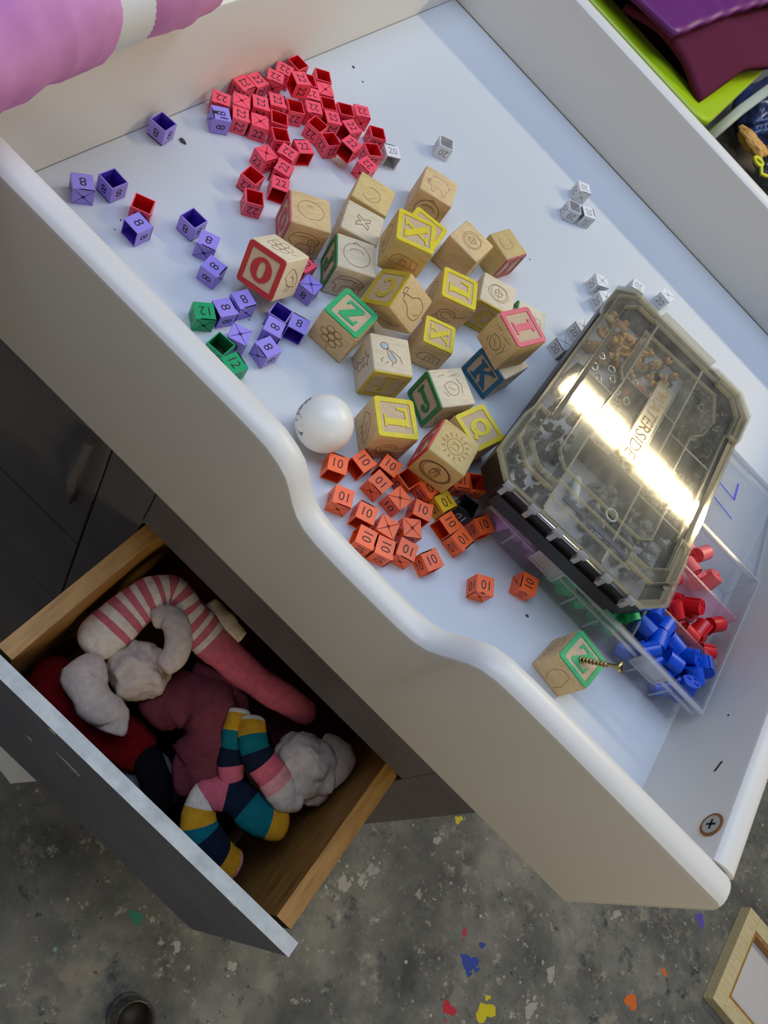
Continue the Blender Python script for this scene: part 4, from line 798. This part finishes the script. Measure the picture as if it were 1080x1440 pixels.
for P in ([(-.75, -3.42), (-.1, -3.42), (-.1, -3.3), (-.75, -3.3)], [(.05, -3.42), (1.1, -3.42), (1.1, -3.3), (.05, -3.3)]): link('navy_gasket', MB().prism(P, zl - .12, zl - .08).mesh('navy_gasket', M['navy_bit']), lid)
lab = [(-.26, 1.75), (.28, 1.75), (.28, -1.24), (-.26, -1.24)]
link('name_plate', MB().prism(lab, zl + .05, zl + .08).mesh('name_plate', M['lid_rib']), lid); rib('plate_rib', lab, .035, .06, True, z=zl + .07)
vs, fs = text_polys('WATERSIDE'); xs = [v[0] for v in vs]; k_ = 2.72 / (max(xs) - min(xs)); hz = .34
Tt = face_T((0, 0, 1), (1, 0, 0), 0); Tt = Matrix.Translation((.01, .25, zl + .082)) @ face_T((0, 0, 1), (1, 0, 0), 0)
bt = MB().add([(u * k_, v * hz, 0) for u, v in vs], fs, 0, Tt); link('raised_lettering', bt.mesh('raised_lettering', M['etch_light'], fix=False), lid)
for i, x in enumerate((-1.92, -1.2, -.47, .25, .97, 1.68)):
    b = MB().box((x - .06, -HYo - .14, .62), (x + .06, -HYo + .02, .98)).tube([(x - .11, -HYo - .06, .93), (x + .11, -HYo - .06, .93)], .09, 10); link('hinge_knuckle', b.mesh('hinge_knuckle', M['clip']), og)
link('hinge_rod', MB().tube([(-1.9, -HYo - .06, .92), (1.68, -HYo - .06, .92)], .045, 10).mesh('hinge_rod', M['steel'], True), og)
link('latch_handle', MB().box((-1.05, HYo - .1, .5), (.9, HYo + .14, .62)).box((-1.05, HYo + .06, .5), (.9, HYo + .14, 1.0)).mesh('latch_handle', M['lid_rib']), og)
# loose hardware inside
R35 = Matrix.Rotation(math.radians(3.5), 3, 'Z'); OGO = Vector((13.34, -11.5, oz))
def inside(pts): return [tuple(OGO + R35 @ Vector(p)) for p in pts]
def clip_mesh(m, s=.17):
    b = MB().lathe([(s * .5, -s * .5), (s * .8, -s * .3), (s * .8, 0), (s * .45, s * .1), (s * .45, s * .7), (.0001, s * .75)], 8); b.box((-s * .9, -s * .16, -s * .25), (s * .9, s * .16, 0)); return b.mesh('clip', M[m])
def ring_mesh(m, r=.13):
    b = MB().tube([(r * math.cos(2 * PI * i / 14), r * math.sin(2 * PI * i / 14), 0) for i in range(14)], .03, 6, closed=True); return b.mesh('ring', M[m], True)
cm = clip_mesh('dkgrey')
fill('plastic_clip', cm, inside(scatter(40, .9, 2.2, 1.0, 3.6, (.2, .5), .19, 11)), 11, 'black plastic fastener in the back right compartment of the organizer', 'fastener', 'black fasteners, back right')
fill('plastic_clip', cm, inside(scatter(22, .95, 2.15, -1.4, .75, (.2, .5), .24, 12)), 12, 'dark fastener in the middle right compartment of the organizer', 'fastener', 'dark fasteners, middle right')
fill('plastic_clip', cm, inside(scatter(22, -2.2, -1.15, -3.4, .25, (.2, .5), .26, 13)), 13, 'small dark fastener in the left channel of the organizer', 'fastener', 'dark fasteners, left channel')
fill('plastic_clip', clip_mesh('grey_bit', .2), inside(scatter(20, .0, 2.1, -3.2, -1.75, (.2, .5), .3, 14)), 14, 'bluish grey fastener in the front right compartment of the organizer', 'fastener', 'grey fasteners, front right')
fill('plastic_clip', clip_mesh('tan_bit', .22), inside(scatter(12, -2.1, -.85, 1.7, 3.5, (.22, .52), .32, 15)), 15, 'tan plastic piece in the back left compartment of the organizer', 'fastener', 'tan pieces, back left')
fill('plastic_clip', clip_mesh('tan_bit', .16), inside(scatter(8, -.9, .3, 2.3, 3.6, (.22, .5), .3, 16)), 16, 'tan plastic piece in the back middle compartment of the organizer', 'fastener', 'tan pieces, back middle')
fill('plastic_clip', cm, inside(scatter(14, -.8, .6, 1.5, 3.4, (.2,), .3, 17)), 17, 'dark fastener scattered in the back middle compartment', 'fastener', 'dark fasteners, back middle')
fill('plastic_clip', clip_mesh('grey_bit', .15), inside(scatter(22, -.85, .6, -1.1, 1.1, (.2, .46), .26, 18)), 18, 'grey metal fastener in the centre compartment of the organizer', 'fastener', 'grey fasteners, centre')
fill('metal_ring', ring_mesh('steel', .1), inside(scatter(10, -1.9, -.5, .6, 1.8, (.6,), .3, 19)), 19, 'small metal ring near the left of the organizer', 'ring', 'small metal rings', .2)
o = link('plastic_ring', ring_mesh('white_bit', .15), None, inside([(.5, -2.55, .7)])[0], Matrix.Rotation(.1, 3, 'X')); tag(o, 'white plastic ring lying on the grey fasteners', 'ring')
o = link('glue_stick', MB().lathe([(.1, -.35), (.12, -.3), (.12, .3), (.1, .35), (.0001, .35)], 12).mesh('glue_stick', M['white_bit'], True), None, inside([(-.4, -2.35, .3)])[0], R35 @ Matrix.Rotation(1.57, 3, 'X') @ Matrix.Rotation(.3, 3, 'Y')); tag(o, 'white tube lying in the front middle compartment', 'tube')
rc = [(.36 * math.cos(a), .75 * math.sin(a), 0) for a in [math.radians(-70 + 250 * i / 20) for i in range(21)]]
o = link('red_clip', MB().tube(rc, .1, 8).mesh('red_clip', M['b_rose'], True), None, inside([(-.35, .95, .55)])[0], R35); tag(o, 'faded red curved clip under the lid of the organizer', 'clip')
# ---------------------------------------------------------------- socks and clothes in the drawer
def sock(name, pts, rad, stripes, label, cat, sub=8, flat=.7, amp=.10, seed=0, n=18, fold=None, grp='socks in the drawer', freq=1.4):
    P = crom(pts, sub); k = len(P)
    rr = [rad[min(len(rad) - 1, int(i / (k - 1) * (len(rad) - 1)))] * (1 - (i / (k - 1) * (len(rad) - 1)) % 1) + rad[min(len(rad) - 1, int(i / (k - 1) * (len(rad) - 1)) + 1)] * ((i / (k - 1) * (len(rad) - 1)) % 1) for i in range(k)]
    for i in range(k):
        e = min(i, k - 1 - i) / (k - 1) / .07
        if e < 1: rr[i] *= max(.12, math.sqrt(max(0, 1 - (1 - e) ** 2)))
    names = []
    for f, c in stripes:
        if c not in names: names.append(c)
    mats = []
    for i in range(k):
        t = i / (k - 1); c = [c for f, c in stripes if f <= t + 1e-6][-1]; mats.append(names.index(c))
    def jit(q, i, j):
        d = noise.noise(q * freq + Vector((seed * 7.1, 0, 0))); d2 = noise.noise(q * freq * 2.7 + Vector((0, seed * 3.3, 0))); c = P[i]
        return c + (q - c) * (1 + amp * 2.0 * d + amp * d2)
    c0 = Vector(pts[len(pts) // 2]); b = MB().tube(P, rr, n, 0, None, flat, (0, 0, 1), True, mats, jit)
    b.v = [(x - c0.x, y - c0.y, z - c0.z) for x, y, z in b.v]
    o = link(name, b.mesh(name, [M['k_' + c] for c in names], True), None, c0); tag(o, label, cat, grp); return o
st = []; 
for i in range(22): st.append((.075 + i * .026, 'rose' if i % 2 else 'white'))
st = [(0, 'white')] + st + [(.655, 'pinkk')]
sock('striped_stocking', [(7.7, -22.0, -7.0), (7.65, -21.3, -6.75), (7.65, -20.5, -6.6), (7.8, -19.9, -6.45), (8.1, -19.55, -6.5), (8.8, -19.6, -6.6), (9.5, -19.55, -6.75), (10.4, -19.5, -6.9), (11.5, -19.35, -7.0), (12.6, -19.05, -7.1), (13.4, -18.8, -7.4)], [.5, .62, .56, .56, .56, .58, .5, .46, .44, .36], st, 'pink stocking with red and white stripes curled along the drawer side', 'stocking', 14, .62, .05, 1)
def lump(name, c, r, m, label, cat, seed, sc3=(1, 1, 1), amp=.3, n=40, grp=None, folds=5, smooth=True):
    vs = []; fs = []; k = n // 2
    for i in range(k + 1):
        for j in range(n):
            th = PI * i / k; ph = 2 * PI * j / n; d = Vector((math.sin(th) * math.cos(ph), math.sin(th) * math.sin(ph), math.cos(th)))
            w1 = noise.noise(d * 1.6 + Vector((seed * 5.3, 0, 0))); sw = abs(math.sin(folds * (d.x * .8 + d.y * .5 + .9 * w1) + seed))
            rr = r * (1 + amp * w1 - amp * .55 * (1 - sw) ** 3 + amp * .3 * noise.noise(d * 5 + Vector((0, seed, 0))))
            vs.append((d.x * rr * sc3[0], d.y * rr * sc3[1], d.z * rr * sc3[2]))
    for i in range(k):
        for j in range(n): fs.append((i * n + j, i * n + (j + 1) % n, (i + 1) * n + (j + 1) % n, (i + 1) * n + j))
    o = link(name, MB().add(vs, fs).mesh(name, M[m], smooth), None, c); tag(o, label, cat, grp); return o
lump('sock_ball', (8.9, -21.35, -7.05), .8, 'k_beige', 'pale pair of socks rolled into a ball under the striped stocking', 'socks', 2, (1.1, .95, .8), .22, 56, 'socks in the drawer', 2.6)
sock('sock_fold', [(8.2, -20.4, -6.35), (8.5, -20.1, -6.15), (8.95, -20.25, -6.05), (9.3, -20.7, -6.05), (9.3, -21.2, -6.15)], [.24, .34, .36, .34, .26], [(0, 'beige')], 'turned cuff wrapped around the pale sock ball', 'socks', 8, .7, .08, 22)
sock('rolled_sock', [(8.35, -22.0, -6.9), (8.15, -22.5, -6.8), (8.7, -22.75, -6.8), (9.3, -22.7, -7.0), (9.5, -23.0, -7.1)], [.4, .52, .5, .48, .38], [(0, 'beige')], 'pale sock toe hanging from the rolled pair', 'sock', 8, .75, .12, 3)
sock('red_garment', [(7.5, -22.3, -8.2), (7.7, -22.85, -8.0), (8.6, -22.8, -8.3), (9.8, -22.6, -8.5), (10.8, -22.4, -8.7)], [.5, .7, .8, .7, .5], [(0, 'redc')], 'dark red garment bunched at the drawer front corner', 'garment', 8, .7, .16, 4)
sock('burgundy_garment', [(10.1, -21.9, -7.9), (10.2, -21.2, -7.5), (10.8, -20.8, -7.2), (11.5, -21.1, -7.3), (11.9, -21.9, -7.7), (11.6, -22.4, -8.1)], [.55, .75, .8, .8, .75, .5], [(0, 'burg')], 'burgundy garment bundled in the middle of the drawer', 'garment', 10, .8, .16, 5)
sock('mauve_garment', [(10.0, -20.3, -7.6), (10.6, -20.1, -7.3), (11.3, -20.2, -7.3), (11.8, -20.4, -7.6)], [.4, .5, .5, .4], [(0, 'burg')], 'mauve sock lying between the pink stocking and the burgundy bundle', 'sock', 8, .7, .12, 6)
sp = [(0, 'white'), (.07, 'mustard'), (.2, 'teal'), (.33, 'navy'), (.45, 'pinkk'), (.6, 'salmon'), (.7, 'white')]
sock('striped_sock', [(11.9, -20.3, -6.55), (12.25, -20.7, -6.4), (12.75, -21.0, -6.4), (13.3, -21.05, -6.5), (13.95, -21.1, -6.7), (14.35, -20.8, -6.9)], [.34, .4, .44, .44, .48, .4], sp, 'multicoloured striped sock with mustard, teal and pink bands, upper of the two', 'sock', 12, .6, .08, 7, grp='multicoloured socks')
sock('striped_sock', [(11.55, -20.35, -6.6), (11.9, -20.9, -6.6), (12.3, -21.4, -6.9), (12.75, -21.75, -7.1)], [.3, .36, .36, .3], [(0, 'white'), (.1, 'mustard'), (.3, 'teal'), (.5, 'navy'), (.7, 'pinkk')], 'striped sock toe beside the upper multicoloured sock', 'sock', 12, .6, .06, 17, grp='multicoloured socks')
sp2 = [(0, 'mustard'), (.12, 'teal'), (.26, 'navy'), (.38, 'pinkk'), (.5, 'white'), (.56, 'mustard'), (.64, 'teal'), (.72, 'navy'), (.86, 'mustard'), (.94, 'salmon')]
sock('striped_sock', [(14.6, -21.55, -7.0), (13.9, -21.9, -6.95), (13.1, -21.95, -7.1), (12.5, -22.4, -7.3), (12.9, -23.0, -7.5), (13.7, -23.1, -7.7), (14.5, -22.9, -8.2)], [.42, .5, .48, .44, .46, .46, .4], sp2, 'multicoloured striped sock with navy and teal bands, lower of the two', 'sock', 12, .62, .08, 8, grp='multicoloured socks')
lump('cream_sock', (14.0, -20.15, -7.0), .98, 'k_white', 'cream sock crumpled at the drawer back right corner', 'sock', 9, (1.0, .95, .8), .25, 60, 'socks in the drawer', 2.2)
sock('cream_cloth', [(13.9, -19.3, -7.0), (14.35, -19.2, -6.75), (14.7, -19.5, -6.7), (14.75, -20.1, -6.9)], [.26, .36, .34, .26], [(0, 'cream')], 'small cream cloth fold next to the drawer side', 'cloth', 8, .7, .14, 10)
sock('grey_sock', [(9.8, -22.8, -9.3), (10.6, -22.8, -9.1), (11.5, -22.6, -9.2), (12.0, -22.9, -9.4)], [.5, .6, .6, .5], [(0, 'greyk')], 'grey cloth low in the drawer behind the front', 'garment', 8, .6, .14, 11)
sock('black_sock', [(10.3, -22.4, -8.6), (11.0, -22.6, -8.3), (11.6, -22.9, -8.5), (12.0, -23.2, -8.9)], [.35, .42, .42, .35], [(0, 'blackk')], 'black sock between the grey cloth and burgundy bundle', 'sock', 8, .7, .12, 12)
sock('floral_cloth', [(8.9, -18.85, -6.9), (9.6, -18.9, -6.8), (10.3, -18.9, -6.9)], [.3, .34, .28], [(0, 'cream')], 'cream cloth peeking out behind the striped stocking', 'cloth', 8, .6, .14, 13)
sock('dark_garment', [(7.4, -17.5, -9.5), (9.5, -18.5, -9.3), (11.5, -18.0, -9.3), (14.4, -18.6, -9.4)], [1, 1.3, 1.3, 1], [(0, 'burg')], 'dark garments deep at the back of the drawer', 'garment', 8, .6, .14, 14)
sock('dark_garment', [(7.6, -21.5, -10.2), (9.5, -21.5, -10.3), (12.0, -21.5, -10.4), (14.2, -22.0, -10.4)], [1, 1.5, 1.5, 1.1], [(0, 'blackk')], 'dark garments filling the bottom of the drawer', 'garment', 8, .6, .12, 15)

# ---------------------------------------------------------------- jacket over the left board
jk = empty('jacket', (-.3, -17, H), 'lilac fleece jacket with a white ribbed cuff draped over the left board', 'jacket')
jo = (.3, 17, -H)
def drape(q):
    if q.z < H + .1 and (-TH - .3 < q.x < .25 or (-D - TH - .3 < q.y < -D + .3 and q.x > -TH - .4)): q.z = H + .1
    return q
def jtube(name, pts, rad, m, n=28, sub=8, amp=.05, rib=0, seed=0):
    P = crom(pts, sub); k = len(P)
    rr = [rad[0] + (rad[-1] - rad[0]) * i / (k - 1) for i in range(k)] if len(rad) == 2 else [rad[min(len(rad) - 2, int(i / (k - 1) * (len(rad) - 1)))] * (1 - (i / (k - 1) * (len(rad) - 1) - min(len(rad) - 2, int(i / (k - 1) * (len(rad) - 1))))) + rad[min(len(rad) - 1, int(i / (k - 1) * (len(rad) - 1)) + 1)] * (i / (k - 1) * (len(rad) - 1) - min(len(rad) - 2, int(i / (k - 1) * (len(rad) - 1)))) for i in range(k)]
    def jit(q, i, j):
        c = P[i]; d = noise.noise(q * .9 + Vector((seed, 0, 0))) * amp * 2 + noise.noise(q * 2.1) * amp; f = 1 + d + (rib * (1 if j % 2 else -1))
        return drape(c + (q - c) * f)
    return link(name, smooth_by_angle(MB().tube(P, rr, n, 0, None, 1, (0, 0, 1), True, None, jit).mesh(name, M[m]), 1.2), jk, jo)
jtube('sleeve', [(.3, -22.6, 4.0), (.25, -20.6, 3.9), (.1, -19.5, 3.9), (0, -18.7, 3.9), (-.1, -18.0, 3.88), (-.1, -17.4, 3.85), (-.12, -16.95, 3.82), (-.14, -16.6, 3.8)], [1.3, 1.25, 1.15, 1.18, 1.2, 1.1, 1.04, .86], 'lilac', 32, 8, .05, 0, 1)
jtube('cuff', [(-.14, -16.66, 3.8), (-.16, -16.2, 3.8), (-.18, -15.86, 3.8)], [.93, .98], 'rib_white', 96, 5, .0, .012, 2)
jtube('cuff_lining', [(-.18, -15.9, 3.8), (-.2, -15.4, 3.8), (-.25, -14.6, 3.75), (-.3, -13.7, 3.65)], [.9, .98, .95, .82], 'lilac', 28, 8, .08, 0, 5)

# ---------------------------------------------------------------- things behind the tray
sh = empty('side_table', (2, 20, FL), 'plain dark side table behind the changing tray', 'table')
link('table_top', MB().box((-9, -19, 16.5 + 6), (24, 10, 17 + 6)).mesh('table_top', M['table']), sh)
for x, y in ((-8.5, -18.4), (23, -18.4), (-8.5, 9), (23, 9)): link('leg', MB().box((x, y, 0), (x + .8, y + .8, 22.5)).mesh('leg', M['table']), sh)
TZ = 23 + FL
tb = empty('storage_tub', (3, 10, TZ), 'lime green plastic storage tub with purple clothes behind the tray', 'tub')
tx0, tx1, ty0, ty1 = -9.0, 9.1, 3.75, 16
def rr4(x0, x1, y0, y1, r, n=5):
    out = []
    for cx, cy, a in ((x1 - r, y1 - r, 0), (x0 + r, y1 - r, 90), (x0 + r, y0 + r, 180), (x1 - r, y0 + r, 270)):
        for i in range(n + 1): t = math.radians(a + 90 * i / n); out.append((cx + r * math.cos(t), cy + r * math.sin(t)))
    return out
of = (-3, -10, -TZ)
ro = rr4(tx0, tx1, ty0, ty1, .7); ri = rr4(tx0 + .85, tx1 - .85, ty0 + 1.3, ty1 - .75, .5)
link('tub_wall', MB().ring(rr4(tx0 + .25, tx1 - .25, ty0 + .25, ty1 - .25, .6), rr4(tx0 + .5, tx1 - .5, ty0 + .5, ty1 - .5, .5), TZ + .02, 1.4).mesh('tub_wall', M['lime']), tb, of)
link('tub_floor', MB().prism(rr4(tx0 + .5, tx1 - .5, ty0 + .5, ty1 - .5, .5), TZ + .02, TZ + .2).mesh('tub_floor', M['lime']), tb, of)
bevel(link('tub_rim', MB().ring(ro, ri, 1.25, 1.6).mesh('tub_rim', M['lime']), tb, of), .14, 3)
def cloth_lump(name, poly_fn, nx, ny, m, loc, label, cat):
    vs = []; fs = []
    for j in range(ny + 1):
        for i in range(nx + 1): vs.append(poly_fn(i / nx, j / ny))
    for j in range(ny):
        for i in range(nx): a = j * (nx + 1) + i; fs.append((a, a + 1, a + nx + 2, a + nx + 1))
    n0 = len(vs)
    # closed underside so the cloth has body
    vs += [(x, y, z - .25) for x, y, z in vs]
    fs += [tuple(n0 + k for k in reversed(f)) for f in list(fs)]
    rim = [i for i in range(nx + 1)] + [j * (nx + 1) + nx for j in range(1, ny + 1)] + [ny * (nx + 1) + i for i in range(nx - 1, -1, -1)] + [j * (nx + 1) for j in range(ny - 1, 0, -1)]
    for a, b_ in zip(rim, rim[1:] + rim[:1]): fs.append((a, n0 + a, n0 + b_, b_))
    o = link(name, MB().add([(x - loc[0], y - loc[1], z - loc[2]) for x, y, z in vs], fs).mesh(name, M[m], True), None, loc); tag(o, label, cat); return o
cloth_lump('lower_garment', lambda u, v: (-8.3 + 16.6 * u, 4.4 + 10.9 * v, .95 + .2 * noise.noise(Vector((u * 9, v * 6, 2)))), 40, 30, 'plum', (0, 9, 1), 'dark plum cloth filling the lime tub beneath the other garments', 'garment')
cloth_lump('plum_garment', lambda u, v: (4.0 + 2.8 * v + (4.3 - 2.0 * v + 1.9 * max(0, v - .3)) * u, 4.45 + 10.4 * v, 2.02 + .5 * math.sin(PI * u) + .62 * min(1, v * 3) * (.35 + .65 * u) - .25 * u + .1 * noise.noise(Vector((u * 3, v * 5, 1)))), 24, 44, 'plum', (7, 9, 2), 'dark plum garment laid along the right side of the lime tub', 'garment')
cloth_lump('violet_garment', lambda u, v: (-8 + 14.1 * u + 1.9 * v * u, 3.95 + 11 * v, 2.12 + .75 * math.sin(PI * min(1, v * 1.4 + .12) * .5) * (.6 + .4 * u) + .5 * u ** 3 + .11 * math.sin(v * 52 + 4 * noise.noise(Vector((u * 4, v * 3, 3)))) * (.35 + .65 * math.sin(PI * u))), 60, 160, 'violet', (1, 9, 1.8), 'shiny violet gathered garment filling the lime tub', 'garment')
lump('navy_bag', (10.7, 23.2, -3.4), 1.9, 'bagnavy', 'glossy navy plastic bag right of the lime tub', 'bag', 1, (.9, 1.5, .8), .3, 72, None, 3)
lump('black_bag', (10.75, 15.6, -4.2), 1.35, 'bagblack', 'glossy black plastic bag behind the tray rail', 'bag', 2, (1.0, 1.3, .7), .3, 72, None, 3)
lump('clear_bag', (13.5, 20.2, -3.9), 1.3, 'bagclear', 'crinkled clear plastic bag at the right edge behind the tray', 'bag', 3, (1, 1.2, .8), .4, 72, None, 5)
lump('tan_packet', (11.2, 18.3, -3.2), .7, 'tan_bit', 'tan glossy packet behind the tray rail', 'packet', 4, (1.5, .7, .5), .3, 48, None, 3)
o = link('pale_strip', MB().tube([(9.45, 14.2, -3.1), (9.6, 17.5, -2.3), (9.9, 20.5, -1.6)], .27, 8, flat=.3).mesh('pale_strip', M['strip'], True), None, (0, 0, 0)); tag(o, 'pale greenish strip beside the navy bag', 'strip')
rl = [(12.15 + .28 * math.cos(a), 17.6 + .28 * math.sin(a), -3.3) for a in [2 * PI * i / 16 for i in range(16)]]
o = link('neon_tie', MB().tube(rl, .1, 6, closed=True).tube([(12.4, 17.5, -3.3), (12.7, 17.1, -3.4), (13.0, 17.4, -3.4)], .1, 6).mesh('neon_tie', M['neon'], True), None, (0, 0, 0)); tag(o, 'neon yellow looped tie on the bags', 'tie')

# ---------------------------------------------------------------- on the floor
cvn = empty('canvas_frame', (48.4, 1.0, FL), 'small stretched canvas seen from behind, on the floor at the lower right', 'canvas')
Rc = Matrix.Rotation(-.09, 4, 'Z'); wv = 6.9
link('canvas_panel', MB().box((.15, -wv + .15, .01), (wv - .15, -.15, .12), 0, Rc).mesh('canvas_panel', M['canvas']), cvn)
for a, b_ in (((0, -wv, .0), (1.0, 0, .9)), ((wv - 1, -wv, 0), (wv, 0, .9)), ((1.0, -1.0, 0), (wv - 1, 0, .9)), ((1.0, -wv, 0), (wv - 1, -wv + 1.0, .9))): bevel(link('stretcher_bar', MB().box(a, b_, 0, Rc).mesh('stretcher_bar', M['pine']), cvn), .06)
link('inner_edge', MB().ring([(.98, -wv + .98), (wv - .98, -wv + .98), (wv - .98, -.98), (.98, -.98)], [(1.2, -wv + 1.2), (wv - 1.2, -wv + 1.2), (wv - 1.2, -1.2), (1.2, -1.2)], .12, .8, 0, Rc).mesh('inner_edge', M['oak']), cvn)
o = link('paper_sheet', MB().prism([(6.2, -21.5), (8.6, -21.0), (9.01, -22.56), (8.12, -23.5), (6.6, -23.3)], .005, .03).mesh('paper_sheet', M['paper']), None, (0, 0, FL)); tag(o, 'white scrap of paper on the floor beneath the open drawer', 'paper')
jr = empty('glass_jar', (19.3, -26.9, FL), 'dark glass jar on the floor at the bottom edge', 'jar')
link('jar_glass', MB().lathe([(.75, .0), (.9, .1), (.9, 1.6), (.8, 1.8), (.8, 2.1), (.86, 2.15), (.86, 2.2), (.74, 2.2), (.72, 1.8), (.8, 1.5), (.8, .15), (.0001, .12)], 24).mesh('jar_glass', M['glassjar'], True), jr)
link('jar_contents', MB().lathe([(.78, .14), (.78, 1.1), (.0001, 1.1)], 20).mesh('jar_contents', M['jar_in'], True), jr)
